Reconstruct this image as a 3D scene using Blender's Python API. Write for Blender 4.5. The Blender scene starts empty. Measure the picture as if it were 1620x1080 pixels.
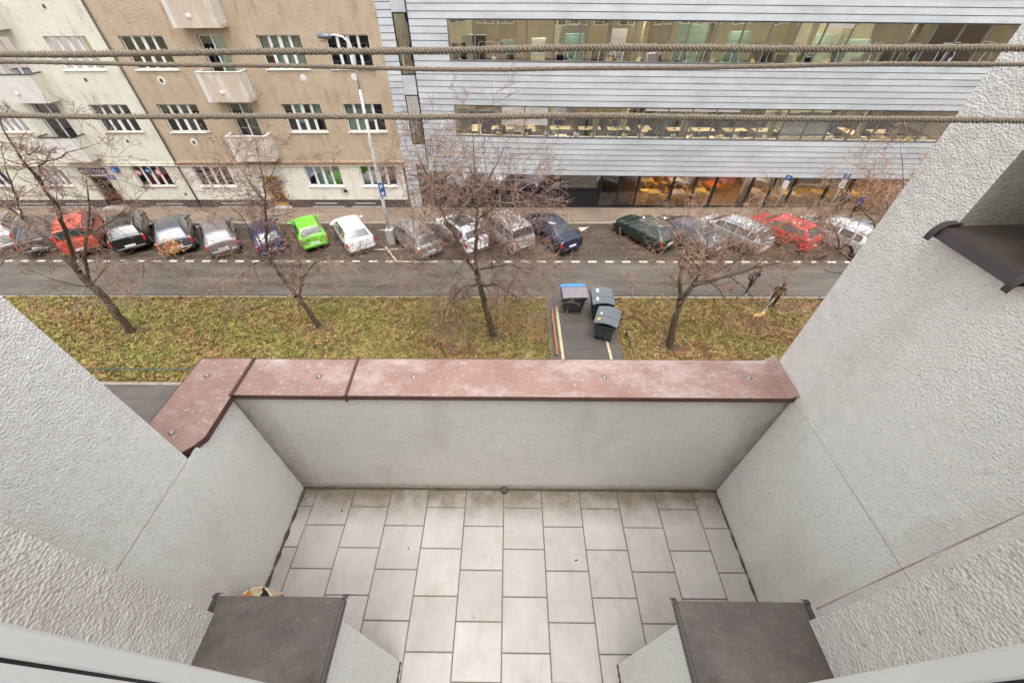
import bpy, bmesh, math, random
import numpy as np
from mathutils import Vector, Matrix
random.seed(7)
R=math.radians
scn=bpy.context.scene
COL=scn.collection
# ---------------------------------------------------------------- helpers
class MB:
    def __init__(s): s.v=[]; s.f=[]; s.m=[]
    def add(s,vs,fs,mi=0):
        b=len(s.v); s.v.extend(vs)
        for f in fs: s.f.append([i+b for i in f]); s.m.append(mi)
        return s
    def quad(s,a,b,c,d,mi=0): return s.add([a,b,c,d],[(0,1,2,3)],mi)
    def box(s,x0,x1,y0,y1,z0,z1,mi=0,bev=0):
        if bev>0 and min(x1-x0,y1-y0,z1-z0)>2.2*bev:
            e=bev; vs=[];idx={}
            xs=(x0,x0+e,x1-e,x1);ys=(y0,y0+e,y1-e,y1);zs=(z0,z0+e,z1-e,z1)
            def P(i,j,k):
                if (i,j,k) not in idx: idx[(i,j,k)]=len(vs); vs.append((xs[i],ys[j],zs[k]))
                return idx[(i,j,k)]
            F=[]
            F+= [(P(0,1,1),P(0,1,2),P(0,2,2),P(0,2,1)),(P(3,1,1),P(3,2,1),P(3,2,2),P(3,1,2)),
                 (P(1,0,1),P(2,0,1),P(2,0,2),P(1,0,2)),(P(1,3,1),P(1,3,2),P(2,3,2),P(2,3,1)),
                 (P(1,1,0),P(1,2,0),P(2,2,0),P(2,1,0)),(P(1,1,3),P(2,1,3),P(2,2,3),P(1,2,3))]
            for a,i1 in ((0,0),(3,3)):
                for b in (0,3):
                    F.append((P(a,1,1 if b==0 else 2),P(a,2,1 if b==0 else 2),P(1 if a==0 else 2,2,b),P(1 if a==0 else 2,1,b)))
                    F.append((P(a,1 if b==0 else 2,1),P(a,1 if b==0 else 2,2),P(1 if a==0 else 2,b,2),P(1 if a==0 else 2,b,1)))
                    F.append((P(1,a,1 if b==0 else 2),P(2,a,1 if b==0 else 2),P(2,1 if a==0 else 2,b),P(1,1 if a==0 else 2,b)))
            for a in (0,3):
                for b in (0,3):
                    for c in (0,3):
                        F.append((P(a,1 if b==0 else 2,1 if c==0 else 2),P(1 if a==0 else 2,b,1 if c==0 else 2),P(1 if a==0 else 2,1 if b==0 else 2,c)))
            return s.add(vs,F,mi)
        vs=[(x0,y0,z0),(x1,y0,z0),(x1,y1,z0),(x0,y1,z0),(x0,y0,z1),(x1,y0,z1),(x1,y1,z1),(x0,y1,z1)]
        return s.add(vs,[(3,2,1,0),(4,5,6,7),(0,1,5,4),(1,2,6,5),(2,3,7,6),(3,0,4,7)],mi)
    def obox(s,c,hx,hy,hz,rz=0,rx=0,mi=0,ry=0):
        M=Matrix.Translation(c)@Matrix.Rotation(rz,4,'Z')@Matrix.Rotation(rx,4,'X')@Matrix.Rotation(ry,4,'Y')
        vs=[tuple(M@Vector(p)) for p in ((-hx,-hy,-hz),(hx,-hy,-hz),(hx,hy,-hz),(-hx,hy,-hz),(-hx,-hy,hz),(hx,-hy,hz),(hx,hy,hz),(-hx,hy,hz))]
        return s.add(vs,[(3,2,1,0),(4,5,6,7),(0,1,5,4),(1,2,6,5),(2,3,7,6),(3,0,4,7)],mi)
    def tube(s,pts,rad,n=8,mi=0,cap=True):
        pts=[Vector(p) for p in pts]
        if not hasattr(rad,'__len__'): rad=[rad]*len(pts)
        vs=[];fs=[]
        d0=(pts[1]-pts[0]).normalized()
        u=d0.orthogonal().normalized()
        for i,p in enumerate(pts):
            d=(pts[min(i+1,len(pts)-1)]-pts[max(i-1,0)])
            d=d.normalized() if d.length>1e-9 else d0
            u=(u-d*u.dot(d))
            u=u.normalized() if u.length>1e-6 else d.orthogonal().normalized()
            w=d.cross(u)
            for k in range(n):
                a=2*math.pi*k/n
                vs.append(tuple(p+(u*math.cos(a)+w*math.sin(a))*rad[i]))
        for i in range(len(pts)-1):
            for k in range(n):
                a=i*n+k;b=i*n+(k+1)%n
                fs.append((a,b,b+n,a+n))
        if cap:
            fs.append(tuple(range(n))[::-1]); fs.append(tuple(range((len(pts)-1)*n,len(pts)*n)))
        return s.add(vs,fs,mi)
    def lathe(s,prof,c=(0,0,0),n=16,mi=0,axis='Z'):
        vs=[];fs=[]
        for r,h in prof:
            for k in range(n):
                a=2*math.pi*k/n
                x,y=r*math.cos(a),r*math.sin(a)
                if axis=='Z': vs.append((c[0]+x,c[1]+y,c[2]+h))
                elif axis=='X': vs.append((c[0]+h,c[1]+x,c[2]+y))
                else: vs.append((c[0]+x,c[1]+h,c[2]+y))
        for i in range(len(prof)-1):
            for k in range(n):
                a=i*n+k;b=i*n+(k+1)%n
                fs.append((a,b,b+n,a+n))
        fs.append(tuple(range(n))[::-1]);fs.append(tuple(range((len(prof)-1)*n,len(prof)*n)))
        return s.add(vs,fs,mi)
    def ell(s,c,rx,ry,rz,n=12,mi=0,rot=0):
        vs=[];fs=[];h=n//2+1
        cr,sr=math.cos(rot),math.sin(rot)
        for i in range(h+1):
            t=math.pi*i/h
            for k in range(n):
                a=2*math.pi*k/n
                x,y=rx*math.sin(t)*math.cos(a),ry*math.sin(t)*math.sin(a)
                vs.append((c[0]+x*cr-y*sr,c[1]+x*sr+y*cr,c[2]+rz*math.cos(t)))
        for i in range(h):
            for k in range(n):
                a=i*n+k;b=i*n+(k+1)%n
                fs.append((a,a+n,b+n,b))
        return s.add(vs,fs,mi)
    def build(s,name,mats,parent=None,smooth=False,world=False,shear=None,fix=True):
        me=bpy.data.meshes.new(name)
        v=s.v
        if shear: v=[(x,y,z+shear(x)) for x,y,z in v]
        if world and parent is not None:
            o=Vector((0,0,0));p=parent
            while p is not None: o+=p.location; p=p.parent
            v=[(x-o.x,y-o.y,z-o.z) for x,y,z in v]
        me.from_pydata([tuple(p) for p in v],[],s.f)
        if not isinstance(mats,(list,tuple)): mats=[mats]
        for m in mats: me.materials.append(m)
        if len(mats)>1: me.polygons.foreach_set('material_index',s.m)
        if fix:
            bm=bmesh.new();bm.from_mesh(me);bmesh.ops.recalc_face_normals(bm,faces=bm.faces);bm.to_mesh(me);bm.free()
        if smooth:
            me.polygons.foreach_set('use_smooth',[True]*len(me.polygons))
        me.update()
        ob=bpy.data.objects.new(name,me);COL.objects.link(ob)
        if parent is not None: ob.parent=parent
        return ob
def npmesh(name,V,F,mats,parent=None,mi=None,smooth=False):
    V=np.asarray(V,np.float32);F=np.asarray(F,np.int32)
    me=bpy.data.meshes.new(name);k=F.shape[1]
    me.vertices.add(len(V));me.vertices.foreach_set('co',V.ravel())
    me.loops.add(F.size);me.loops.foreach_set('vertex_index',F.ravel())
    me.polygons.add(len(F));me.polygons.foreach_set('loop_start',np.arange(0,F.size,k,dtype=np.int32))
    if not isinstance(mats,(list,tuple)): mats=[mats]
    for m in mats: me.materials.append(m)
    me.update(calc_edges=True)
    if mi is not None: me.polygons.foreach_set('material_index',np.asarray(mi,np.int32))
    if smooth: me.polygons.foreach_set('use_smooth',np.ones(len(F),bool))
    me.validate();me.update()
    ob=bpy.data.objects.new(name,me);COL.objects.link(ob)
    if parent is not None: ob.parent=parent
    return ob
def tag(o,label,cat,group=None):
    o['label']=label;o['category']=cat
    if group:o['group']=group
    return o
def empty(name,label,cat,loc=(0,0,0),rz=0,group=None):
    o=bpy.data.objects.new(name,None);COL.objects.link(o);o.empty_display_size=.1
    o.location=loc;o.rotation_euler=(0,0,rz)
    return tag(o,label,cat,group)
def struct(o,kind='structure'):
    o['kind']=kind;return o
def copy_tree(o,parent=None):
    c=o.copy();COL.objects.link(c)
    if parent is not None:c.parent=parent
    for ch in list(o.children):copy_tree(ch,c)
    return c
# ---------------------------------------------------------------- materials
def S(h):  # sRGB 0-255 -> linear
    return tuple(((c/255)/12.92 if c/255<=.04045 else ((c/255+.055)/1.055)**2.4) for c in h)+(1,)
def nt(name):
    m=bpy.data.materials.new(name);m.use_nodes=True
    t=m.node_tree;b=t.nodes['Principled BSDF'];return m,t,b
def N(t,kind,**kw):
    n=t.nodes.new(kind)
    for k,v in kw.items():
        if k in n.inputs.keys(): n.inputs[k].default_value=v
        else: setattr(n,k,v)
    return n
def ramp(t,src,stops,out='Fac'):
    r=t.nodes.new('ShaderNodeValToRGB')
    while len(r.color_ramp.elements)<len(stops): r.color_ramp.elements.new(.5)
    for e,(p,c) in zip(r.color_ramp.elements,stops): e.position=p;e.color=c if len(c)==4 else tuple(c)+(1,)
    t.links.new(src,r.inputs['Fac']);return r
def coord(t,sc=(1,1,1),kind='Object'):
    tc=t.nodes.new('ShaderNodeTexCoord');mp=t.nodes.new('ShaderNodeMapping')
    mp.inputs['Scale'].default_value=sc;t.links.new(tc.outputs[kind],mp.inputs['Vector']);return mp.outputs[0]
def mix(t,fac,a,b,mode='MIX'):
    m=t.nodes.new('ShaderNodeMix');m.data_type='RGBA';m.blend_type=mode
    for sock,val in ((m.inputs[0],fac),(m.inputs[6],a),(m.inputs[7],b)):
        if hasattr(val,'links') or hasattr(val,'is_linked'): t.links.new(val,sock)
        else: sock.default_value=val
    return m.outputs[2]
def noise(t,vec,scale,detail=4,rough=.55,dist=0):
    n=t.nodes.new('ShaderNodeTexNoise');n.inputs['Scale'].default_value=scale;n.inputs['Detail'].default_value=detail
    n.inputs['Roughness'].default_value=rough;n.inputs['Distortion'].default_value=dist
    t.links.new(vec,n.inputs['Vector']);return n.outputs['Fac']
def bump(t,b,h,strength=.5,dist=.01):
    n=t.nodes.new('ShaderNodeBump');n.inputs['Strength'].default_value=strength;n.inputs['Distance'].default_value=dist
    t.links.new(h,n.inputs['Height'])
    t.links.new(n.outputs[0],b.inputs['Normal']);return n
def simple(name,c,rough=.6,metal=0,var=.12,vs=3,bs=0,bd=.004,bscale=60,spec=None,coat=0):
    m,t,b=nt(name);v=coord(t)
    c=S(c) if max(c)>1 else tuple(c)+(1,)
    n=noise(t,v,vs,5)
    lo=tuple(x*(1-var) for x in c[:3])+(1,);hi=tuple(min(1,x*(1+var)) for x in c[:3])+(1,)
    r=ramp(t,n,[(.3,lo),(.7,hi)])
    t.links.new(r.outputs[0],b.inputs['Base Color'])
    b.inputs['Roughness'].default_value=rough;b.inputs['Metallic'].default_value=metal
    if spec is not None:b.inputs['Specular IOR Level'].default_value=spec
    if coat:b.inputs['Coat Weight'].default_value=coat;b.inputs['Coat Roughness'].default_value=.05
    if bs:bump(t,b,noise(t,v,bscale,4),bs,bd)
    return m
def plaster(name,c1,c2,grain=90,strength=.9,dist=.006,stain=None,stretch=(1,1,1),lump=None,speck=.25,speckc=(.22,.2,.17,1)):
    m,t,b=nt(name);v=coord(t,stretch)
    big=noise(t,coord(t),.9,6,.6)
    r=ramp(t,big,[(.3,c1),(.68,c2)])
    fine=noise(t,v,grain,3,.6)
    vor=t.nodes.new('ShaderNodeTexVoronoi');vor.inputs['Scale'].default_value=grain*.75;t.links.new(v,vor.inputs['Vector'])
    col=r.outputs[0]
    sp=noise(t,v,grain*.55,2,.5)
    sr=ramp(t,sp,[(.60,(0,0,0,1)),(.74,(speck,speck,speck,1))])
    col=mix(t,sr.outputs[0],col,speckc)
    if stain:
        st=noise(t,coord(t,(1,1,.35)),2.2,7,.65)
        sr2=ramp(t,st,[(.52,(0,0,0,1)),(.75,(stain[1],)*3+(1,))])
        col=mix(t,sr2.outputs[0],col,stain[0])
    t.links.new(col,b.inputs['Base Color']);b.inputs['Roughness'].default_value=.9
    b.inputs['Specular IOR Level'].default_value=.2
    ma=t.nodes.new('ShaderNodeMath');ma.operation='MULTIPLY_ADD';ma.inputs[1].default_value=.5
    t.links.new(fine,ma.inputs[0]);t.links.new(vor.outputs['Distance'],ma.inputs[2])
    bump(t,b,ma.outputs[0],strength,dist)
    return m
def glassmat(name,tint=(.8,.85,.82,1),refl=.5,power=5,rough=.01,base=.12):
    # thin architectural pane: mostly see-through, mirrors more at grazing angles
    m,t,b=nt(name);t.nodes.remove(b)
    out=[n for n in t.nodes if n.type=='OUTPUT_MATERIAL'][0]
    tr=N(t,'ShaderNodeBsdfTransparent');tr.inputs[0].default_value=tint
    gl=N(t,'ShaderNodeBsdfGlossy');gl.inputs['Roughness'].default_value=rough;gl.inputs['Color'].default_value=(.95,.97,1,1)
    lw=t.nodes.new('ShaderNodeLayerWeight');lw.inputs['Blend'].default_value=refl
    nz=noise(t,coord(t),.8,2);bp=t.nodes.new('ShaderNodeBump');bp.inputs['Strength'].default_value=.06;bp.inputs['Distance'].default_value=.05
    t.links.new(nz,bp.inputs['Height']);t.links.new(bp.outputs[0],gl.inputs['Normal'])
    mr=t.nodes.new('ShaderNodeMapRange');mr.inputs[3].default_value=base;mr.inputs[4].default_value=.95
    t.links.new(lw.outputs['Fresnel'],mr.inputs[0])
    mx=t.nodes.new('ShaderNodeMixShader');t.links.new(mr.outputs[0],mx.inputs[0]);t.links.new(tr.outputs[0],mx.inputs[1]);t.links.new(gl.outputs[0],mx.inputs[2])
    t.links.new(mx.outputs[0],out.inputs[0]);return m
def emis(name,c,s):
    m,t,b=nt(name);b.inputs['Base Color'].default_value=(.8,.8,.8,1);b.inputs['Emission Color'].default_value=c;b.inputs['Emission Strength'].default_value=s;return m
def ledge_metal(name,a,bcol,stain,sc=9,amt=.8,rough=.5,fleck=None,fa=.8):
    m,t,b=nt(name);v=coord(t)
    n1=noise(t,v,sc,9,.75,.1);r=ramp(t,n1,[(.3,a),(.7,bcol)])
    n2=noise(t,coord(t,(.8,1.5,1)),sc*.55,12,.8,.15);r2=ramp(t,n2,[(.47,(0,0,0,1)),(.72,(amt,)*3+(1,))])
    col=mix(t,r2.outputs[0],r.outputs[0],stain)
    n3=noise(t,v,sc*9,3,.6,.2);r3=ramp(t,n3,[(.63,(0,0,0,1)),(.70,(fa,)*3+(1,))])
    col=mix(t,r3.outputs[0],col,fleck or stain)
    t.links.new(col,b.inputs['Base Color']);b.inputs['Roughness'].default_value=rough
    bump(t,b,n1,.25,.004);return m
M={}
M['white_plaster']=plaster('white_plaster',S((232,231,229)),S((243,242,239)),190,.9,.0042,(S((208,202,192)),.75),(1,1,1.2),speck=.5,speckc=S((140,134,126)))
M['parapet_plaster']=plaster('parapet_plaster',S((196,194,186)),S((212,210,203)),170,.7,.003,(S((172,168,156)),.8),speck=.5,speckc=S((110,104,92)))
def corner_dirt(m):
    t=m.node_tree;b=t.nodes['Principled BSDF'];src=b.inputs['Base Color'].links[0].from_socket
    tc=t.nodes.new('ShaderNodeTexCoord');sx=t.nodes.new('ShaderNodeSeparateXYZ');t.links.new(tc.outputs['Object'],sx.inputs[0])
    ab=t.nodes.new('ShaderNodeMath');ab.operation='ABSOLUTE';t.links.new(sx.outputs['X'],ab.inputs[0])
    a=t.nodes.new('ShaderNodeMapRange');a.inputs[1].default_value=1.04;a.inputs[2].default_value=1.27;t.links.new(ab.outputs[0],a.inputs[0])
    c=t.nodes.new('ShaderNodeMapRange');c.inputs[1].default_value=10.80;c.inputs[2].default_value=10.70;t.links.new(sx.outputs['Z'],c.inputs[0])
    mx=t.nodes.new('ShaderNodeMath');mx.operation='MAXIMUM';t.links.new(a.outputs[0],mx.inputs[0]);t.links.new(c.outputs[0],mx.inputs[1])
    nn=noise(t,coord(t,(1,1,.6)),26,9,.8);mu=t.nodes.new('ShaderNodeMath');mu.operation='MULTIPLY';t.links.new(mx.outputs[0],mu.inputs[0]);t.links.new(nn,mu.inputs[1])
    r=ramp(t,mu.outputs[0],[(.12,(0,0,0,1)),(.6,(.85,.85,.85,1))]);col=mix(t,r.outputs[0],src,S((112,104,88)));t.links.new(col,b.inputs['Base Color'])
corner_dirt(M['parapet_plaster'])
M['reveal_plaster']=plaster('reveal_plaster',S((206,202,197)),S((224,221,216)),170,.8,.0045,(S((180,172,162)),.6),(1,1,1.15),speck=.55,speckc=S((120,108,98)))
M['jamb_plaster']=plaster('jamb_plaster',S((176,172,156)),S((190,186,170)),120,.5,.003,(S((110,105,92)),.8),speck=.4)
M['cream_render']=plaster('cream_render',S((216,212,196)),S((228,225,212)),26,.8,.02,(S((178,172,150)),.8),speck=.25,speckc=S((165,160,138)))
M['pale_render']=plaster('pale_render',S((222,215,201)),S((234,228,218)),24,.4,.01,(S((176,160,136)),.6),speck=.15,speckc=S((170,160,140)))
M['brown_render']=plaster('brown_render',S((180,160,137)),S((198,179,157)),26,.9,.022,(S((146,124,102)),.75),speck=.45,speckc=S((140,116,92)))
M['balcony_pink']=plaster('balcony_pink',S((190,172,156)),S((206,190,176)),22,.4,.01,(S((232,224,212)),.9),speck=.1)
M['balcony_white']=simple('balcony_white',(214,210,204),.8,var=.08,vs=2)
M['lilac_wall']=simple('lilac_wall',(196,192,204),.8,var=.05)
M['dark_recess']=simple('dark_recess',(58,52,50),.9)
M['room_grey']=simple('room_grey',(96,96,92),.9)
M['white_frame']=simple('white_frame',(226,226,224),.4,var=.05)
M['tan_sill']=simple('tan_sill',(170,140,122),.6)
M['curtain']=simple('curtain',(140,152,142),.8,var=.1,vs=6)
M['curtain_green']=simple('curtain_green',(140,170,155),.8,var=.08)
M['pane']=glassmat('pane',(.78,.84,.82,1),.45,base=.10)
M['office_pane']=glassmat('office_pane',(.80,.81,.75,1),.55,base=.34,rough=.008)
M['cafe_pane']=glassmat('cafe_pane',(.85,.86,.84,1),.35,base=.05)
M['grey_frame']=simple('grey_frame',(128,122,120),.45,.4,var=.05)
M['dark_frame']=simple('dark_frame',(52,52,55),.45,.3,var=.08)
M['black_panel']=simple('black_panel',(22,24,34),.18,0,var=.2,spec=.6)
def cladding():
    m,t,b=nt('zinc_cladding')
    at=t.nodes.new('ShaderNodeAttribute');at.attribute_name='tone'
    v=coord(t)
    n=noise(t,coord(t,(.6,1,1.6)),.8,5,.6)
    r=ramp(t,n,[(.3,S((186,190,194))),(.7,S((216,219,221)))])
    r2=ramp(t,at.outputs['Fac'],[(0,(.95,.955,.965,1)),(1,(1.03,1.03,1.025,1))])
    col=mix(t,1.0,r.outputs[0],r2.outputs[0],'MULTIPLY')
    t.links.new(col,b.inputs['Base Color']);b.inputs['Metallic'].default_value=.2;b.inputs['Roughness'].default_value=.42
    bump(t,b,noise(t,coord(t,(.5,1,2)),2.2,3),.3,.03)
    return m
M['zinc']=cladding()
M['seam']=simple('seam',(70,78,88),.6)
def tilemat():
    m,t,b=nt('floor_tile_material');v=coord(t)
    at=t.nodes.new('ShaderNodeAttribute');at.attribute_name='tone'
    n=noise(t,v,5,8,.65);r=ramp(t,n,[(.3,S((174,170,166))),(.7,S((194,190,186)))])
    r2=ramp(t,at.outputs['Fac'],[(0,(.93,.92,.91,1)),(1,(1.03,1.03,1.03,1))])
    col=mix(t,1.0,r.outputs[0],r2.outputs[0],'MULTIPLY')
    # dirt that has collected at the outer edge of the floor
    sx=t.nodes.new('ShaderNodeSeparateXYZ');tc=t.nodes.new('ShaderNodeTexCoord');t.links.new(tc.outputs['Object'],sx.inputs[0])
    mr=t.nodes.new('ShaderNodeMapRange');mr.inputs[1].default_value=.82;mr.inputs[2].default_value=1.07;t.links.new(sx.outputs['Y'],mr.inputs[0])
    nn=noise(t,v,11,6,.7);mu=t.nodes.new('ShaderNodeMath');mu.operation='MULTIPLY';t.links.new(mr.outputs[0],mu.inputs[0]);t.links.new(nn,mu.inputs[1])
    r4=ramp(t,mu.outputs[0],[(.05,(0,0,0,1)),(.42,(.9,.9,.9,1))])
    col=mix(t,r4.outputs[0],col,S((110,98,80)))
    n3=noise(t,coord(t,(2.2,.8,1)),4.3,10,.78,.3);r3=ramp(t,n3,[(.52,(0,0,0,1)),(.74,(.62,.62,.62,1))])
    col=mix(t,r3.outputs[0],col,S((160,140,112)))
    t.links.new(col,b.inputs['Base Color']);b.inputs['Roughness'].default_value=.62;b.inputs['Specular IOR Level'].default_value=.3
    bump(t,b,n,.1,.002);return m
M['tile']=tilemat()
M['grout']=simple('grout',(112,100,84),.9,var=.3,vs=12)
M['grime']=simple('grime',(84,76,62),.95,var=.35,vs=20)
M['joint']=simple('plaster_joint_fill',(186,181,173),.95,var=.15,vs=9)
for k_,c_ in dict(tan=(176,154,112),slate=(92,98,106),cream2=(222,212,168),umber=(84,66,48),olive=(140,134,100)).items(): M['row_'+k_]=simple('row_'+k_,c_,.9,var=.15,vs=.6)
M['coping']=ledge_metal('coping_metal',S((130,99,89)),S((156,125,115)),S((194,185,179)),6,.9,.55,S((204,194,188)),.6)
M['coping_edge']=simple('coping_edge',(84,56,48),.5,var=.3,vs=15)
M['sill_metal']=ledge_metal('sill_metal',S((62,56,54)),S((78,70,66)),S((108,94,80)),11,.75,.5,S((120,108,98)),.5)
M['sill_edge']=simple('sill_edge',(66,58,58),.45,var=.15)
M['zinc_bolt']=simple('zinc_bolt',(150,145,142),.45,.7)
def ropemat():
    m,t,b=nt('rope_fibre');v=coord(t)
    n=noise(t,coord(t,(900,900,900)),1,3);r=ramp(t,n,[(.3,S((88,78,66))),(.7,S((152,138,120)))])
    t.links.new(r.outputs[0],b.inputs['Base Color']);b.inputs['Roughness'].default_value=.95;return m
M['rope']=ropemat();M['cord']=simple('cord_fibre',(170,150,128),.9)
def asphalt(name,c1,c2,wet=.45,sc=1.0):
    m,t,b=nt(name)
    n=noise(t,coord(t,(.12*sc,.9*sc,1)),1.6,6,.6,.3)
    r=ramp(t,n,[(.3,c1),(.7,c2)])
    g=noise(t,coord(t),60,3);r2=ramp(t,g,[(.3,(.8,.8,.8,1)),(.7,(1.15,1.15,1.15,1))])
    p=noise(t,coord(t,(1,1,1)),.55,7,.7);r3=ramp(t,p,[(.35,(.78,.77,.76,1)),(.65,(1.1,1.1,1.1,1))])
    col=mix(t,1.0,r.outputs[0],r2.outputs[0],'MULTIPLY');col=mix(t,1.0,col,r3.outputs[0],'MULTIPLY')
    t.links.new(col,b.inputs['Base Color'])
    rr=ramp(t,n,[(.35,(wet,wet,wet,1)),(.65,(.75,.75,.75,1))]);t.links.new(rr.outputs[0],b.inputs['Roughness'])
    bump(t,b,g,.3,.01);return m
M['road']=asphalt('road_asphalt',S((74,66,58)),S((112,103,94)),.32)
M['bay']=asphalt('bay_asphalt',S((62,52,44)),S((90,78,67)),.4,1.6)
M['pavement']=asphalt('pavement_asphalt',S((122,106,91)),S((144,127,111)),.6,2)
M['path']=asphalt('path_asphalt',S((82,76,72)),S((104,98,94)),.45,2)
M['kerb']=simple('kerb_stone',(150,140,130),.8,var=.2,vs=5,bs=.3)
M['paint']=simple('road_paint',(196,186,172),.7,var=.35,vs=14)
def grassground():
    m,t,b=nt('lawn');v=coord(t)
    n=noise(t,v,9,8,.75);n2=noise(t,v,.55,5,.65,.3);n3=noise(t,v,28,4,.6)
    g=ramp(t,n,[(.3,S((66,54,34))),(.45,S((104,96,46))),(.58,S((124,120,56))),(.72,S((150,138,78)))])
    br=ramp(t,n3,[(.3,S((92,66,44))),(.5,S((132,100,68))),(.75,S((170,134,94)))])
    f=ramp(t,n2,[(.38,(.2,.2,.2,1)),(.62,(.85,.85,.85,1))])
    col=mix(t,f.outputs[0],g.outputs[0],br.outputs[0])
    t.links.new(col,b.inputs['Base Color']);b.inputs['Roughness'].default_value=.95
    bump(t,b,n,.8,.05);return m
M['lawn']=grassground()
def bladem(name,a,bb):
    m,t,b=nt(name);n=noise(t,coord(t),3.1,3);r=ramp(t,n,[(.35,a),(.65,bb)])
    t.links.new(r.outputs[0],b.inputs['Base Color']);b.inputs['Roughness'].default_value=.8;return m
M['blade_green']=bladem('blade_green',S((98,106,40)),S((138,142,62)))
M['blade_yellow']=bladem('blade_yellow',S((128,112,58)),S((172,154,94)))
M['leaf_brown']=bladem('leaf_brown',S((104,72,48)),S((160,116,82)))
M['soil']=simple('bare_soil',(96,74,58),.95,var=.3,vs=6,bs=.5,bd=.03,bscale=20)
def bark():
    m,t,b=nt('bark');v=coord(t,(6,6,1.2))
    n=noise(t,v,3,7,.7);r=ramp(t,n,[(.3,S((70,56,46))),(.6,S((104,88,74))),(.8,S((128,112,96)))])
    n2=noise(t,coord(t),1.7,4);r2=ramp(t,n2,[(.52,(0,0,0,1)),(.68,(.7,.7,.7,1))])
    col=mix(t,r2.outputs[0],r.outputs[0],S((120,118,70)))
    t.links.new(col,b.inputs['Base Color']);b.inputs['Roughness'].default_value=.9
    bump(t,b,n,.8,.03);return m
M['bark']=bark()
M['twig']=bladem('twig_bark',S((108,86,76)),S((178,146,130)))
M['twig_tan']=bladem('twig_tan',S((122,92,76)),S((188,154,130)))
M['dead_leaf']=bladem('dead_leaf',S((176,112,66)),S((204,150,96)))
M['seed']=bladem('dry_seed',S((138,110,94)),S((176,146,126)))
M['fence_green']=simple('fence_green',(74,90,88),.5,.3,var=.15)
M['orange']=simple('orange_pipe',(196,120,66),.5,var=.2,vs=8)
M['concrete']=simple('concrete',(176,172,166),.85,var=.2,vs=5,bs=.3)
M['pole_white']=simple('pole_paint',(208,206,204),.5,.1,var=.1)
M['lamp_grey']=simple('lamp_housing',(110,118,128),.4,.4)
M['lamp_glass']=simple('lamp_glass',(196,170,110),.3)
M['sign_blue']=simple('sign_blue',(36,96,160),.4,var=.05)
M['sign_navy']=simple('sign_navy',(40,52,92),.4,var=.1)
M['sign_lilac']=simple('sign_lilac',(78,92,160),.5,var=.05)
M['sign_white']=simple('sign_white',(226,226,230),.5,var=.03)
M['sign_red']=simple('sign_red',(190,60,70),.5,var=.05)
M['sign_pink']=simple('sign_pink',(206,120,130),.5,var=.05)
M['rust']=simple('rusty_edge',(138,108,86),.8,var=.25,vs=5)
def plinthmat():
    m,t,b=nt('plinth_tile')
    br=t.nodes.new('ShaderNodeTexBrick');br.inputs['Scale'].default_value=1;br.inputs['Brick Width'].default_value=.3;br.inputs['Row Height'].default_value=.15
    br.inputs['Mortar Size'].default_value=.012;br.inputs['Color1'].default_value=S((48,40,40));br.inputs['Color2'].default_value=S((72,56,52));br.inputs['Mortar'].default_value=S((150,142,136))
    tc=t.nodes.new('ShaderNodeTexCoord');mp=t.nodes.new('ShaderNodeMapping');mp.inputs['Rotation'].default_value=(R(90),0,0)
    t.links.new(tc.outputs['Object'],mp.inputs['Vector']);t.links.new(mp.outputs[0],br.inputs['Vector'])
    t.links.new(br.outputs['Color'],b.inputs['Base Color']);b.inputs['Roughness'].default_value=.3;return m
M['plinth']=plinthmat()
M['door_brown']=simple('door_brown',(96,58,40),.5,var=.35,vs=9)
M['door_yellow']=simple('door_yellow',(206,154,56),.5,var=.25,vs=6)
M['office_floor']=simple('office_floor',(84,74,60),.7,var=.3,vs=2)
M['office_wall']=simple('office_wall',(160,150,128),.8,var=.05)
M['desk']=simple('desk_wood',(232,210,164),.45,var=.08)
M['black_plastic']=simple('black_plastic',(34,36,40),.4,var=.15)
M['chair_cloth']=simple('chair_cloth',(50,54,60),.8)
M['paper']=simple('paper',(222,222,216),.7)
M['screen']=simple('screen_glass',(24,28,36),.12)
M['cafe_floor']=simple('cafe_floor',(140,98,62),.35,var=.2,vs=2)
M['cafe_wall']=simple('cafe_wall',(128,88,56),.6,var=.2,vs=1.5)
M['cafe_wood']=simple('cafe_wood',(206,160,74),.45,var=.1)
M['crate_wood']=simple('crate_wood',(222,186,118),.6,var=.1)
M['cloth_pink']=simple('cloth_pink',(206,176,170),.8)
M['cloth_orange']=simple('cloth_orange',(224,110,60),.7)
M['strip_light']=emis('strip_light',(1,.93,.8,1),40)
M['cafe_light']=emis('cafe_light',(1,.85,.62,1),60)
M['blind']=simple('blind_slats',(176,170,164),.6,.1,var=.08)
M['plant']=simple('plant_leaf',(86,124,66),.6,var=.3,vs=9)
M['tyre']=simple('tyre_rubber',(28,28,28),.8,var=.1)
M['rim']=simple('wheel_rim',(176,178,180),.35,.7)
M['rim_dark']=simple('dark_rim',(80,82,84),.4,.6)
M['wheelwell']=simple('wheel_well',(14,14,14),.95)
def carglass():
    m,t,b=nt('car_glass');b.inputs['Base Color'].default_value=S((52,60,62));b.inputs['Roughness'].default_value=.06;b.inputs['Metallic'].default_value=.0
    b.inputs['Specular IOR Level'].default_value=.5;b.inputs['Coat Weight'].default_value=1;b.inputs['Coat IOR'].default_value=1.5;b.inputs['Coat Roughness'].default_value=.03
    return m
M['car_glass']=carglass()
M['tail_red']=simple('tail_light_red',(206,44,40),.15,var=.15,vs=30,coat=1)
M['tail_amber']=simple('tail_light_amber',(226,120,60),.2,var=.15,coat=1)
M['headlight']=simple('headlight_lens',(214,220,224),.1,coat=1)
M['plate']=simple('plate_white',(224,224,220),.5,var=.03)
M['trim']=simple('car_trim',(40,41,43),.5)
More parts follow.
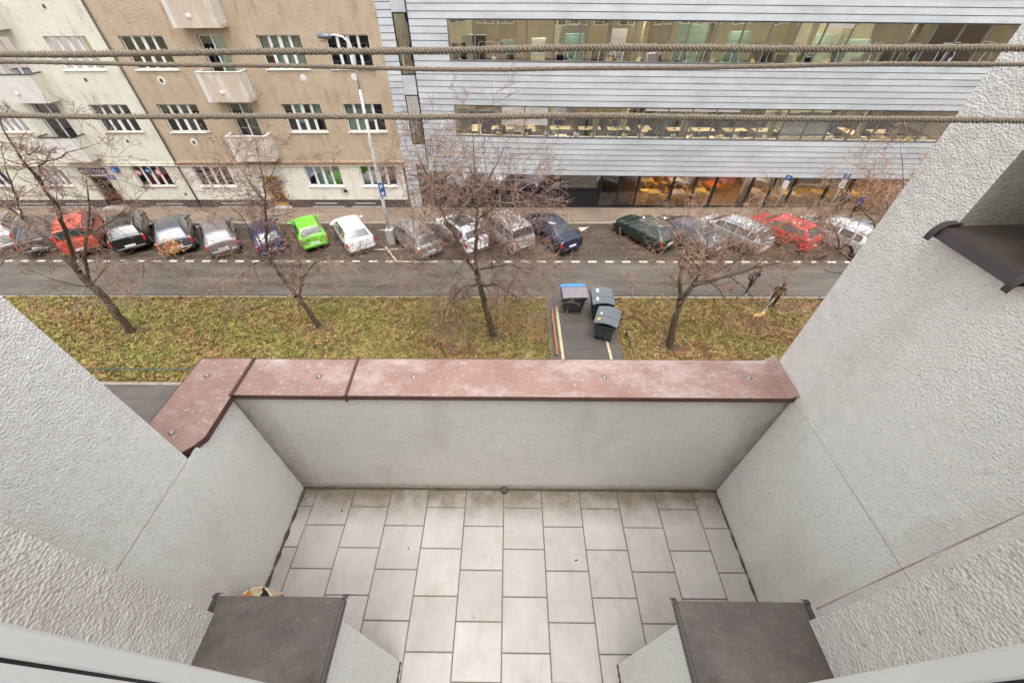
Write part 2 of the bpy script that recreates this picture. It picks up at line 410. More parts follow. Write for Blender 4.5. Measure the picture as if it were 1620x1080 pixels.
M['chrome']=simple('chrome_trim',(190,192,194),.15,.9)
M['bin_grey']=simple('bin_plastic',(60,66,72),.5,var=.12,vs=6)
M['bin_lid']=simple('bin_lid_grey',(100,106,114),.45,var=.15,vs=7)
M['bin_lid_dirty']=simple('bin_lid_dirty',(128,122,128),.5,var=.2,vs=10)
M['bin_blue']=simple('bin_lid_blue',(76,150,208),.45,var=.08)
M['sticker_yellow']=simple('sticker_yellow',(222,178,60),.5)
def paint(c,flake=.1,metal=.35,dust=0):
    key='paint_%d_%d_%d'%tuple(c)
    if key in M:return M[key]
    m,t,b=nt('car_paint');cc=S(c)
    n=noise(t,coord(t),2.5,4);r=ramp(t,n,[(.3,tuple(x*.9 for x in cc[:3])+(1,)),(.7,tuple(min(1,x*1.1) for x in cc[:3])+(1,))])
    t.links.new(r.outputs[0],b.inputs['Base Color']);b.inputs['Metallic'].default_value=metal;b.inputs['Roughness'].default_value=.35
    b.inputs['Coat Weight'].default_value=.9;b.inputs['Coat Roughness'].default_value=.06
    M[key]=m;return m
def wall_holes(mb,x0,x1,z0,z1,y,holes,depth,mi=0,rmi=0,yf=None):
    """sheet facing -Y with rectangular openings and their reveals; yf(x) gives a slanted front"""
    Y=yf or (lambda x:y)
    xs=sorted({x0,x1,*[v for h in holes for v in h[:2]]});zs=sorted({z0,z1,*[v for h in holes for v in h[2:]]})
    for i in range(len(xs)-1):
        for j in range(len(zs)-1):
            cx=(xs[i]+xs[i+1])/2;cz=(zs[j]+zs[j+1])/2
            if any(h[0]<cx<h[1] and h[2]<cz<h[3] for h in holes):continue
            a,b,c,d=xs[i],xs[i+1],zs[j],zs[j+1]
            mb.quad((a,Y(a),c),(b,Y(b),c),(b,Y(b),d),(a,Y(a),d),mi)
    for a,b,c,d in holes:
        ya,yb=Y(a),Y(b)
        mb.quad((a,ya,c),(b,yb,c),(b,yb+depth,c),(a,ya+depth,c),rmi)
        mb.quad((a,ya,d),(a,ya+depth,d),(b,yb+depth,d),(b,yb,d),rmi)
        mb.quad((a,ya,c),(a,ya+depth,c),(a,ya+depth,d),(a,ya,d),rmi)
        mb.quad((b,yb,c),(b,yb,d),(b,yb+depth,d),(b,yb+depth,c),rmi)
# ================================================================ GROUND
def sheet(name,x0,x1,y0,y1,z,m):
    mb=MB();mb.quad((x0,y0,z),(x1,y0,z),(x1,y1,z),(x0,y1,z));return struct(mb.build(name,m))
sheet('ground',-400,400,-300,400,-.16,M['pavement'])
sheet('road',-70,70,16.72,20.3,-.006,M['road'])
sheet('parking_lane',-70,70,20.0,25.1,-.010,M['bay'])
mb=MB();mb.box(-70,70,25.02,27.7,-.15,.02);struct(mb.build('pavement',M['pavement']))
mb=MB();mb.box(-70,70,24.84,25.02,-.15,.035,bev=.015);struct(mb.build('kerb',M['kerb']))
mb=MB();mb.box(-70,2.02,16.55,16.72,-.15,.05,bev=.02);mb.box(5.3,70,16.55,16.72,-.15,.05,bev=.02);struct(mb.build('kerb',M['kerb']))
mb=MB();mb.box(-70,1.95,10.45,10.62,-.15,.05,bev=.02);mb.box(5.2,70,10.45,10.62,-.15,.05,bev=.02);struct(mb.build('kerb',M['kerb']))
sheet('footpath',-70,70,1.5,10.45,-.012,M['path'])
# lawn, a gently bumpy sheet in two beds
def lawn(x0,x1,y0,y1):
    nx=int((x1-x0)/.5);ny=12;V=[];F=[]
    for j in range(ny+1):
        for i in range(nx+1):
            x=x0+(x1-x0)*i/nx;y=y0+(y1-y0)*j/ny
            e=min(1,min(j,ny-j)/1.5)
            V.append((x,y,.02+.05*e*(math.sin(x*.7+y)*.5+math.sin(x*1.9-y*1.3)*.4)+.03*e))
    for j in range(ny):
        for i in range(nx):
            a=j*(nx+1)+i;F.append((a,a+1,a+nx+2,a+nx+1))
    return struct(npmesh('lawn_soil',V,F,M['lawn'],smooth=True))
lawn(-50,1.95,10.62,16.55);lawn(5.2,45,10.62,16.55)
sheet('driveway',1.95,5.3,10.40,16.75,-.002,M['path'])
# pale edging strips laid in the driveway
def strips():
    for x0,x1 in ((2.37,2.5),(4.57,4.69)):
        mb=MB();y=10.5
        while y<15.85:
            L=.98;mb.box(x0,x1,y,min(y+L,15.85),-.02,.015,bev=.006);y+=1.0
        struct(mb.build('kerb',simple('edging_stone',(196,180,150),.8,var=.12,vs=4)))
strips()
# bare soil rings at the trees
for k,(x,y,r) in enumerate(((-18.5,13.75,.75),(-9.3,14.0,.7),(-.7,13.4,1.3),(7.5,12.9,.9),(15.9,12.9,.9),(14.8,15.9,1.6),(-14.2,15.6,.9),(-22.4,15.9,1.4))):
    V=[(x,y,.135)];n=28
    for i in range(n):
        a=2*math.pi*i/n;rr=r*(1+.28*math.sin(3*a+k)+.15*math.sin(7*a+2*k))
        V.append((x+rr*math.cos(a)*1.25,y+min(max(rr*math.sin(a)*.8,-2.4),16.5-y),.095))
    mb=MB();mb.add(V,[(0,1+i,1+(i+1)%n) for i in range(n)]);struct(mb.build('bare_soil',M['soil'],smooth=True))
# ---- grass and fallen leaves (uncountable)
def blades(n,x0,x1,y0,y1,size,mats,weights,name,kind='grass'):
    rs=np.random.RandomState(len(name)+n)
    x=rs.uniform(x0,x1,n);y=rs.uniform(y0,y1,n)
    # clumps
    nzv=np.sin(x*1.1+2*np.sin(y*.9))+np.sin(y*2.3+x*.6)+rs.normal(0,.7,n)
    a=rs.uniform(0,2*np.pi,n);s=size*rs.uniform(.5,1.4,n);tilt=rs.uniform(-.6,.6,n)
    h=rs.uniform(.25,.9,n)*s
    cx=np.cos(a);sx=np.sin(a)
    z0=.075+rs.uniform(0,.05,n)
    P=np.stack([x,y,z0],1)
    d=np.stack([cx*s,sx*s,h*.6],1);e=np.stack([-sx*s*.45,cx*s*.45,tilt*s*.6],1)
    V=np.concatenate([(P-e)[:,None],(P+e)[:,None],(P+d)[:,None]],1).reshape(-1,3)
    F=np.arange(3*n).reshape(n,3)
    cw=np.cumsum(weights)/np.sum(weights)
    q=rs.uniform(0,1,n)*.5+(nzv-nzv.min())/(nzv.max()-nzv.min())*.5
    q=(np.argsort(np.argsort(q))+.5)/n
    mi=np.searchsorted(cw,q)
    o=npmesh(name,V,F,mats,mi=mi)
    o['kind']='stuff';return tag(o,'patchy yellow green grass with fallen leaves on the verge','grass')
gm=[M['blade_green'],M['blade_yellow'],M['leaf_brown']]
blades(70000,-30,1.9,10.65,16.5,.095,gm,[.36,.34,.3],'grass')
blades(32000,5.35,20,10.65,16.5,.095,gm,[.2,.28,.52],'grass')
o=blades(9000,-4.2,1.9,10.8,16.4,.07,gm,[.0,.15,.85],'fallen_leaves');o['label']='brown fallen leaves under the middle tree and beside the driveway';o['category']='leaves'
o=blades(500,2.6,9,20.5,24.8,.05,[M['dead_leaf']],[1],'fallen_leaves')
for v in o.data.vertices: v.co.z-=.075
o['label']='orange leaf litter scattered on the empty parking bay';o['category']='leaves'
# ---- road markings
mb=MB()
x=-45.28
while x<45:
    if not(-7.1<x<-4.3): mb.quad((x,20.02,.003),(x+.5,20.02,.003),(x+.5,20.2,.003),(x,20.2,.003))
    x+=1.02
def stripe(a,b,w=.1):
    a=Vector(a);b=Vector(b);d=(b-a).normalized();n=Vector((-d.y,d.x))*w/2
    mb.quad((a.x-n.x,a.y-n.y,.004),(b.x-n.x,b.y-n.y,.004),(b.x+n.x,b.y+n.y,.004),(a.x+n.x,a.y+n.y,.004))
stripe((-6.95,20.10),(-4.4,20.10),.12);stripe((-6.9,20.16),(-7.95,21.8),.1)
stripe((-8.9,23.9),(-8.0,24.0),.1);stripe((-8.0,23.95),(-7.35,23.0),.1)
stripe((-9.0,21.45),(-6.1,21.52),.1)
mb.add([(4.6,24.3,.004),(5.35,24.35,.004),(4.75,23.75,.004)],[(0,1,2)])
struct(mb.build('road_marking',M['paint']))
# ---- low rail fences round the verge
def rail_fence(pts,step,h,label,group='low green rail fences round the grass verge'):
    root=empty('rail_fence',label,'fence',(pts[0][0],pts[0][1],0),group=None)
    mb=MB();P=[(pts[0][0],pts[0][1],.05)]+[(x,y,h) for x,y in pts]+[(pts[-1][0],pts[-1][1],.05)]
    mb.tube(P,.03,8);mb.build('rail',M['fence_green'],root,True,True)
    for (xa,ya),(xb,yb) in zip(pts,pts[1:]):
        L=math.hypot(xb-xa,yb-ya);n=max(1,int(round(L/step)))
        for i in range(1,n):
            x=xa+(xb-xa)*i/n;y=ya+(yb-ya)*i/n
            m=MB();m.tube([(x,y,0),(x,y,h-.01)],.02,6);m.build('post',M['fence_green'],root,True,True)
rail_fence([(-47.9,16.27),(1.88,16.27),(1.75,12.0),(1.75,11.06),(-47.9,11.06)],2.15,.39,'low green tube rail round the long left grass verge')
rail_fence([(5.48,16.29),(44,16.29)],2.2,.4,'low dark tube rail between road and right grass verge')
rail_fence([(5.52,13.5),(5.52,11.06),(44,11.06)],2.2,.42,'short green rail ending beside the driveway on the right verge')
mb=MB();P=[(2.17+.015*math.sin(i*1.3),15.6-3.3*i/14,.1) for i in range(15)];mb.tube(P,.045,8)
tag(mb.build('pipe',M['orange'],smooth=True),'orange pipe lying along the left edge of the driveway','pipe')
mb=MB();mb.tube([(2.3,16.3,0),(2.28,16.2,.5),(2.35,16.0,.62)],.012,6)
# ================================================================ OWN BUILDING (camera side)
own=empty('apartment_building','white rough plastered building with tiled loggia balcony in the foreground','building',(0,0,0))
FL=10.7;YF=.242;TOP=13.35
def rough_sheet(mb,o,u,v,nu,nv,amp,nrm,mi=0,edge=True):
    """plaster face with real small relief: grid from origin o along u and v"""
    from mathutils import noise as mn
    o=Vector(o);u=Vector(u);v=Vector(v);nrm=Vector(nrm)
    vs=[];fs=[]
    for j in range(nv+1):
        for i in range(nu+1):
            p=o+u*(i/nu)+v*(j/nv)
            k=0 if (edge and (i in(0,nu) or j in(0,nv))) else 1
            d=mn.noise(p*30)*.6+mn.noise(p*70)*.6
            vs.append(tuple(p+nrm*amp*d*k))
    for j in range(nv):
        for i in range(nu):
            a=j*(nu+1)+i;fs.append((a,a+1,a+nu+2,a+nu+1))
    mb.add(vs,fs,mi)
XL,XR=-1.26,1.254
# left side wall, ends at Y=.752, joint line at parapet height
mb=MB()
rough_sheet(mb,(XL,YF,11.62),(0,.752-YF,0),(0,0,TOP-11.62),60,200,.0028,(1,0,0))
rough_sheet(mb,(XL-.35,.752,9.0),(.35,0,0),(0,0,TOP-9),20,160,.004,(0,1,0))
mb.quad((XL,YF,FL-.3),(XL,1.06,FL-.3),(XL,1.06,11.612),(XL,YF,11.612))
rough_sheet(mb,(XL+.004,YF,FL),(0,1.058-YF,0),(0,0,11.612-FL),60,60,.002,(1,0,0))
mb.quad((XL-.35,.752,9),(-30,.752,9),(-30,.752,TOP),(XL-.35,.752,TOP))
mb.quad((XL,YF,TOP),(XL,.752,TOP),(-30,.752,TOP),(-30,YF,TOP))
mb.quad((-30,.752,-.1),(-1.5,.752,-.1),(-1.5,.752,9),(-30,.752,9))
mb.build('side_wall',M['white_plaster'],own,smooth=True)
# plaster joint: thin raised bead along the joint
mb=MB();mb.box(XL-.004,XL+.0035,YF,.75,11.6142,11.6152);mb.build('plaster_joint',M['joint'],own)
# right side wall with a small window opening Y .72-1.02, sill z 12.46
mb=MB()
yo0,yo1,zo=.785,1.02,12.455
rough_sheet(mb,(XR,YF,11.62),(0,1.24-YF,0),(0,0,zo-11.62),110,90,.0028,(-1,0,0))
rough_sheet(mb,(XR,YF,zo),(0,yo0-YF,0),(0,0,TOP-zo),60,150,.0028,(-1,0,0))
rough_sheet(mb,(XR,yo1,zo),(0,1.24-yo1,0),(0,0,TOP-zo),30,150,.0028,(-1,0,0))
rough_sheet(mb,(XR-.004,YF,FL),(0,1.058-YF,0),(0,0,11.612-FL),60,60,.002,(-1,0,0))
rough_sheet(mb,(XR,1.24,9),(.3,0,0),(0,0,TOP-9),20,160,.003,(0,1,0))
mb.quad((XR,YF,FL-.3),(XR,1.24,FL-.3),(XR,1.24,11.612),(XR,YF,11.612))
mb.quad((XR+.3,1.24,-.1),(30,1.24,-.1),(30,1.24,TOP),(XR+.3,1.24,TOP))
mb.quad((XR,YF,TOP),(XR,1.24,TOP),(30,1.24,TOP),(30,YF,TOP))
mb.build('side_wall',M['white_plaster'],own,smooth=True)
mb=MB();mb.box(XR-.0042,XR+.004,YF,1.2,11.6142,11.6152);mb.build('plaster_joint',M['joint'],own)
# recess of the side window
mb=MB()
mb.quad((XR,yo1,zo-.02),(XR+.6,yo1,zo-.02),(XR+.6,yo1,TOP),(XR,yo1,TOP),0)
mb.quad((XR,yo0,zo-.02),(XR,yo0,TOP),(XR+.6,yo0,TOP),(XR+.6,yo0,zo-.02),0)
mb.quad((XR+.25,yo0,zo-.02),(XR+.25,yo1,zo-.02),(XR+.25,yo1,TOP),(XR+.25,yo0,TOP),1)
mb.build('window_recess',[M['jamb_plaster'],M['black_plastic']],own)
# its metal sill: tray with rolled ends
def curve_profile(n=8): return [(math.sin(R(90)*i/n),math.cos(R(90)*i/n)) for i in range(n+1)]
mb=MB()
xs0=XR-.045
mb.quad((xs0+.010,.775,zo+.004),(XR+.25,.775,zo+.012),(XR+.25,1.022,zo+.012),(xs0+.010,1.022,zo+.004),0)
mb.quad((xs0+.010,.775,zo+.004),(xs0+.010,1.018,zo+.004),(xs0,1.018,zo-.026),(xs0,.775,zo-.026),1)
mb.quad((xs0,.775,zo-.026),(xs0,1.018,zo-.026),(XR,1.018,zo-.022),(XR,.775,zo-.022),1)
for y0,y1 in ((.764,.783),(1.012,1.032)):
    P=[(XR+.004,zo+.016)]+[(xs0+.026-.034*s,zo-.032+.046*c) for s,c in curve_profile(8)]
    for (xa,za),(xb,zb) in zip(P,P[1:]):
        mb.add([(xa,y0,za),(xb,y0,zb),(xb,y1,zb),(xa,y1,za),(xa,y0,za-.006),(xb,y0,zb-.006),(xb,y1,zb-.006),(xa,y1,za-.006)],[(0,1,2,3),(4,7,6,5),(0,4,5,1),(3,2,6,7)],1)
mb.build('window_sill',[M['sill_metal'],M['sill_edge']],own)
# parapet wall: front + left return
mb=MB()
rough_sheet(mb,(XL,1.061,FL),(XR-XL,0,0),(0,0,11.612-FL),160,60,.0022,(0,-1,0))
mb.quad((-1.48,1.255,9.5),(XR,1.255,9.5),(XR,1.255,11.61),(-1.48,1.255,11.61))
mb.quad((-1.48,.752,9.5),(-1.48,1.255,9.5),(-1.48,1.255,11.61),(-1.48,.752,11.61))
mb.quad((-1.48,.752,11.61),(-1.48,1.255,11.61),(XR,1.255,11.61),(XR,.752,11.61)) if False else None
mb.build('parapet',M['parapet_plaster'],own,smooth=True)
# metal coping: left return, short piece, long piece
ZC=11.624
cop=[]
def cop_piece(poly,inner,name='coping',dz=0):
    mb=MB();n=len(poly)
    top=[(x,y,ZC+dz) for x,y in poly];bot=[(x,y,ZC+dz-.004) for x,y in poly]
    mb.add(top+bot,[tuple(range(n)),tuple(range(2*n-1,n-1,-1))]+[(i,(i+1)%n,n+(i+1)%n,n+i) for i in range(n)],0)
    for a,b in inner:
        a=Vector(a);b=Vector(b);d=(b-a).normalized();nn=Vector((d.y,-d.x))*.003
        z1=ZC+dz+.001;z0=ZC+dz-.026
        mb.add([(a.x,a.y,z0),(b.x,b.y,z0),(b.x,b.y,z1),(a.x,a.y,z1),(a.x+nn.x,a.y+nn.y,z0),(b.x+nn.x,b.y+nn.y,z0),(b.x+nn.x,b.y+nn.y,z1),(a.x+nn.x,a.y+nn.y,z1)],
               [(0,1,2,3),(7,6,5,4),(3,2,6,7),(0,4,5,1),(1,5,6,2),(0,3,7,4)],1)
    o=mb.build(name,[M['coping'],M['coping_edge']],own);return o
c=cop_piece([(-1.515,.753),(-1.32,.742),(-1.262,.80),(-1.238,.84),(-1.238,1.05),(-1.238,1.277),(-1.5,1.277)],[((-1.262,.80),(-1.238,.84)),((-1.238,.84),(-1.238,1.05)),((-1.32,.742),(-1.262,.80)),((-1.5,1.277),(-1.238,1.277)),((-1.515,.753),(-1.5,1.277))])
c=cop_piece([(-1.238,1.053),(-.715,1.050),(-.72,1.277),(-1.238,1.277)],[((-.715,1.050),(-1.238,1.053)),((-1.238,1.277),(-.72,1.277))],dz=-.001)
c=cop_piece([(-.732,1.048),(1.25,1.046),(1.25,1.277),(-.737,1.277)],[((1.25,1.046),(-.732,1.048)),((-.737,1.277),(1.25,1.277))],dz=.004)
mb=MB()
mb.box(-1.246,-1.232,1.045,1.278,ZC-.001,ZC+.011,0,.003)
mb.build('coping_seam',M['coping_edge'],own)
mb=MB();mb.obox((-.728,1.162,ZC+.010),.0045,.117,.005,R(2));mb.obox((-.728,1.0455,ZC-.008),.0045,.003,.022)
mb.build('coping_seam',M['coping_edge'],own)
# upturned end of coping at the right wall
mb=MB();mb.quad((1.215,1.046,ZC+.005),(1.252,1.046,ZC+.03),(1.252,1.277,ZC+.036),(1.215,1.277,ZC+.005));mb.quad((1.215,1.277,ZC),(1.215,1.277,ZC+.006),(1.252,1.277,ZC+.036),(1.252,1.277,ZC))
mb.build('coping_upstand',M['coping'],own)
for x,y in ((-1.41,1.165),(-1.385,.86),(-.885,1.165),(-.445,1.165),(.435,1.165),(1.095,1.165)):
    mb=MB();mb.lathe([(.013,0),(.013,.001),(.011,.002),(.008,.006),(.004,.008),(.0005,.008)],(x,y,ZC+.004),14);mb.build('bolt',M['zinc_bolt'],own,smooth=True)
# facade: corner piers, low walls under the side windows
for sx in (-1,1):
    mb=MB();a,b=(XL,-.85) if sx<0 else (.85,XR)
    rx=-.85*1 if sx<0 else .85
    rough_sheet(mb,(rx,YF,11.66),(0,-.25,0),(0,0,TOP-11.66),40,220,.0022,(-sx,0,0))
    mb.quad((a,YF,FL),(b,YF,FL),(b,YF,TOP),(a,YF,TOP))
    mb.build('window_pier',M['reveal_plaster'],own,smooth=True)
    mb=MB();x0,x1=sorted((sx*.50,sx*.85))
    rough_sheet(mb,(sx*.50,YF,FL),(0,-.27,0),(0,0,.93),30,70,.0025,(-sx,0,0))
    rough_sheet(mb,(x0,YF,FL),(x1-x0,0,0),(0,0,.93),20,40,.002,(0,1,0))
    mb.quad((x0,YF,11.63),(x1,YF,11.63),(x1,-.03,11.63),(x0,-.03,11.63))
    mb.build('low_wall',M['white_plaster'],own,smooth=True)
    # sill
    mb=MB();xa,xb=sorted((sx*.478,sx*.872));zs=11.66
    mb.box(xa+.012,xb-.010,.02,.285,zs-.004,zs,0)
    mb.quad((xa+.006,.285,zs),(xb-.006,.285,zs),(xb-.006,.292,zs-.03),(xa+.006,.292,zs-.03),1)
    for e in (xa,xb-.012):
        mb.box(e,e+.012,.04,.28,zs-.012,zs+.006,1,.0025)
        P=[(.28,zs+.006)]+[(.28+.016*s,zs-.014+.02*c) for s,c in curve_profile(7)]
        w0,w1=(e-.003,e+.012) if e==xa else (e,e+.015)
        for (ya,za),(yb,zb) in zip(P,P[1:]):
            mb.add([(w0,ya,za),(w1,ya,za),(w1,yb,zb),(w0,yb,zb),(w0,ya,za-.005),(w1,ya,za-.005),(w1,yb,zb-.005),(w0,yb,zb-.005)],[(0,1,2,3),(4,7,6,5),(0,4,7,3),(1,2,6,5)],1)
    mb.build('window_sill',[M['sill_metal'],M['sill_edge']],own)
    # window/door post right beside the camera
    xi=.49;ym=.0735 if sx<0 else .069
    mb=MB();x0,x1=sorted((sx*xi,sx*(xi+.07)))
    mb.box(x0,x1,ym-.024,ym,11.0,TOP,0,.003);mb.box(x0,x1,ym-.026-.05,ym-.028,11.0,TOP,2)
    x2,x3=sorted((sx*(xi+.004),sx*(xi+.066)));mb.box(x2,x3,ym-.028,ym-.0235,11.0,TOP,1)
    mb.build('window_frame',[M['white_frame'],M['black_plastic'],M['white_frame']],own)
# underside slab + facade below (seen only in reflections and from the side)
mb=MB();mb.box(-1.48,XR,.3,1.255,9.5,10.66);mb.build('slab',M['white_plaster'],own)
# unseen row of house fronts with windows, colours varied for the glass reflections
hs=[];
for zz in (1.4,4.8,8.2,11.2):
    for xx in (-26,-22.5,-19.5,-17,-13.6,-10.6,-7.5,-5.2,-2,2.9,4.9,7,9.6,12.2,15.8,18.4,21,24,28,32,35.5,39,43,47,51,-30,-34,-38): hs.append((xx-.9,xx+.9,zz,zz+1.7))
for xa,xb,yy,zt,k_ in ((-30,-21,.76,13.3,'tan'),(-21,-15.5,.76,13.3,'slate'),(-15.5,-9,.76,13.3,'cream2'),(-9,-4,.76,13.3,'umber'),(-4,-1.5,.76,13.3,'tan'),(-1.5,1.25,.75,9.5,'olive'),(1.6,5.2,1.245,13.3,'cream2'),(5.2,8.2,1.245,13.3,'slate'),(8.2,14.5,1.245,13.3,'tan'),(14.5,17,1.245,13.3,'umber'),(17,30,1.245,13.3,'olive'),(-48,-30,.76,13.3,'cream2'),(30,38,1.245,13.3,'cream2'),(38,70,1.245,13.3,'umber')):
    mb=MB();mb.quad((xa,yy,-.1),(xb,yy,-.1),(xb,yy,zt),(xa,yy,zt));mb.build('row_house_front',M['row_'+k_],own)
for a,b,c_,d in hs:
    y=.765 if b<-1.6 else 1.25
    if a<1.7 and b>-1.7: continue
    mb=MB();mb.box(a,b,y-.03,y+.01,c_,d,1);mb.box(a-.08,b+.08,y-.02,y+.07,c_-.1,c_,0);mb.box(a,a+.08,y-.02,y+.03,c_,d);mb.box(b-.08,b,y-.02,y+.03,c_,d);mb.box((a+b)/2-.05,(a+b)/2+.05,y-.02,y+.033,c_,d);mb.box(a+.08,b-.08,y-.02,y+.031,d-.08,d)
    mb.build('window',[M['white_frame'],M['screen']],own)
mb=MB();mb.quad((-1.7,-1.5,FL),(1.7,-1.5,FL),(1.7,-1.5,TOP),(-1.7,-1.5,TOP))  # unseen walls behind the camera, added to block and even out back light
for x in (-1.7,1.7): mb.quad((x,-1.5,FL),(x,-.05,FL),(x,-.05,TOP),(x,-1.5,TOP))
for a,b in ((-1.7,-.86),(.86,1.7)): mb.quad((a,-.05,FL),(b,-.05,FL),(b,-.05,TOP),(a,-.05,TOP))
mb.quad((-1.7,-1.5,FL),(1.7,-1.5,FL),(1.7,-.004,FL),(-1.7,-.004,FL))
mb.build('unseen_room_wall',M['parapet_plaster'],own)
# ---- balcony floor of tiles
mb=MB();mb.quad((XL-.01,.0,FL-.004),(XR+.01,.0,FL-.004),(XR+.01,1.07,FL-.004),(XL-.01,1.07,FL-.004))
fl=struct(mb.build('balcony_floor',M['grout']))
mb=MB();tones=[];g=.0040
W=.2265;k=-6
rt=random.Random(3)
def tile(x0,x1,y0,y1):
    x0=max(x0,XL+.004);x1=min(x1,XR-.004);y1=min(y1,1.052)
    if x1-x0<.012 or y1-y0<.01:return
    n0=len(mb.f);e=.0022;z=FL+rt.uniform(-.0004,.0006)
    mb.add([(x0,y0,z-.004),(x1,y0,z-.004),(x1,y1,z-.004),(x0,y1,z-.004),(x0+e,y0+e,z),(x1-e,y0+e,z),(x1-e,y1-e,z),(x0+e,y1-e,z)],[(4,5,6,7),(0,1,5,4),(1,2,6,5),(2,3,7,6),(3,0,4,7)])
    t=rt.random();tones.extend([t]*(len(mb.f)-n0))
for k in range(-6,7):
    x0=-.033+W*k;A=(k%2==0)
    js=[.9465 if A else .842]
    while js[-1]>-.1: js.append(js[-1]-.2233)
    js=[1.2]+js
    for a,b in zip(js,js[1:]): tile(x0+g/2,x0+W-g/2,b+g/2,a-g/2)
to=mb.build('floor_tiles',M['tile'],fix=False);struct(to)
at=to.data.attributes.new('tone','FLOAT','FACE');at.data.foreach_set('value',tones)
# grime bead along the edges
mb=MB();rg=random.Random(5)
def bead(pts,w):
    for (xa,ya),(xb,yb) in zip(pts,pts[1:]):
        n=60
        P=[(xa+(xb-xa)*i/n,ya+(yb-ya)*i/n) for i in range(n+1)]
        rr=[w*(1+.5*math.sin(i*.7)+rg.uniform(-.3,.4)) for i in range(n+1)]
        mb.tube([(x,y,FL+.001) for x,y in P],rr,6)
bead([(XL+.012,.3),(XL+.012,1.05)],.007);bead([(XR-.012,.3),(XR-.012,1.05)],.0045);bead([(XL,1.055),(XR,1.055)],.006)
bead([(-.497,.24),(-.497,.05)],.004);bead([(.497,.24),(.497,.05)],.004)
struct(mb.build('floor_grime',M['grime'],smooth=True))
# drain spout
mb=MB();mb.tube([(-.03,1.07,FL+.022),(-.03,1.028,FL+.016)],.017,14,0);mb.tube([(-.03,1.05,FL+.02),(-.03,1.0275,FL+.016)],.0125,14,1)
mb.build('drain_spout',[M['grime'],M['black_plastic']],own,smooth=True)
# small debris on the floor
for i,(x,y) in enumerate(((-.62,.80),(-.55,.72),(.36,.67),(-.17,.41),(.62,.93),(-.98,.92),(.9,.62),(1.1,.45))):
    mb=MB();a=i*1.7;c,s_=math.cos(a),math.sin(a);l=.006+.003*(i%3)
    mb.add([(-l*c,-l*s_,.001),(l*.4*s_,-l*.4*c,.0035),(l*c,l*s_,.001),(-l*.4*s_,l*.4*c,.003)],[(0,1,2,3)])
    o=mb.build('dry_leaf',M['grime']);o.location=(x,y,FL+.001);tag(o,'tiny dark scrap of dry leaf lying on the balcony tiles','leaf','scraps of dry leaf on the tiles')
# ---- clothes lines: three-strand twisted ropes
def rope(name,x0,x1,y,zf,rad,label,pitch=.0105):
    L=x1-x0;n=int(L/pitch*9);s=np.linspace(0,1,n)
    xs=x0+L*s;zs=zf(xs)+.0009*np.sin(xs*7+rad*9000)+.0005*np.sin(xs*19);V=[];F=[];ns=5
    for st in range(3):
        ph=2*np.pi*st/3+2*np.pi*(xs-x0)/pitch+.5*np.sin(xs*9)
        cy=y+np.cos(ph)*rad*.46;cz=zs+np.sin(ph)*rad*.46
        r=rad*.56*(1+.10*np.sin(xs*61+st)+.09*np.sin(xs*17+2*st))
        base=st*n*ns
        for k in range(ns):
            a=2*np.pi*k/ns
            V.append(np.stack([xs,cy+r*np.cos(a),cz+r*np.sin(a)],1))
        # arrange
    V=np.concatenate([np.stack(V[st*ns:(st+1)*ns],1).reshape(-1,3) for st in range(3)])
    for st in range(3):
        b=st*n*ns;i=np.arange(n-1)
        for k in range(ns):
            F.append(np.stack([b+i*ns+k,b+i*ns+(k+1)%ns,b+(i+1)*ns+(k+1)%ns,b+(i+1)*ns+k],1))
    # loose fibres
    rs=np.random.RandomState(int(rad*1e5));m=2600
    fx=rs.uniform(x0,x1,m);a=rs.uniform(0,2*np.pi,m);z=np.interp(fx,xs,zs)
    p=np.stack([fx,y+np.cos(a)*rad*.9,z+np.sin(a)*rad*.9],1)
    d=np.stack([rs.normal(0,.0014,m),np.cos(a)*rad*.45,np.sin(a)*rad*.45],1);e=np.stack([np.full(m,.00012),np.zeros(m),np.zeros(m)],1)
    nb=len(V);V=np.concatenate([V,np.stack([p-e,p+e,p+d+e,p+d-e],1).reshape(-1,3)])
    F=np.concatenate(F+[nb+np.arange(4*m).reshape(m,4)])
    o=npmesh(name,V,F,M['rope'],smooth=True)
    return tag(o,label,'rope',None)
rope('clothesline',XL,XR,.43,lambda x:12.9425-.002*(x/.5)**2*0+.0*x,.0029,'upper thick twisted tan rope stretched across the balcony, highest of three')
rope('clothesline',XL,XR,.55,lambda x:12.909+.010*np.clip(-x,0,9)**1.3*1.6+.003*np.clip(x,0,9),.0026,'thinner twisted rope just below the topmost clothesline')
rope('clothesline',XL,XR,.42,lambda x:12.8915-.0105*x*.7,.0029,'lowest twisted tan clothesline crossing at the office window band')
# thin double cord along the right wall
mb=MB();A=Vector((.86,.262,11.70));B=Vector((1.245,.395,12.07))
for q in (-1,1):
    P=[]
    for i in range(21):
        t=i/20;p=A.lerp(B,t);p.z-=.012*math.sin(math.pi*t);p+=Vector((0,.0012*q*math.sin(t*9+1),.0014*q*math.cos(t*7)));P.append(tuple(p))
    mb.tube(P,.0011,6)
tag(mb.build('cord',M['cord'],smooth=True),'thin beige doubled cord running up the right wall from the sill','cord')
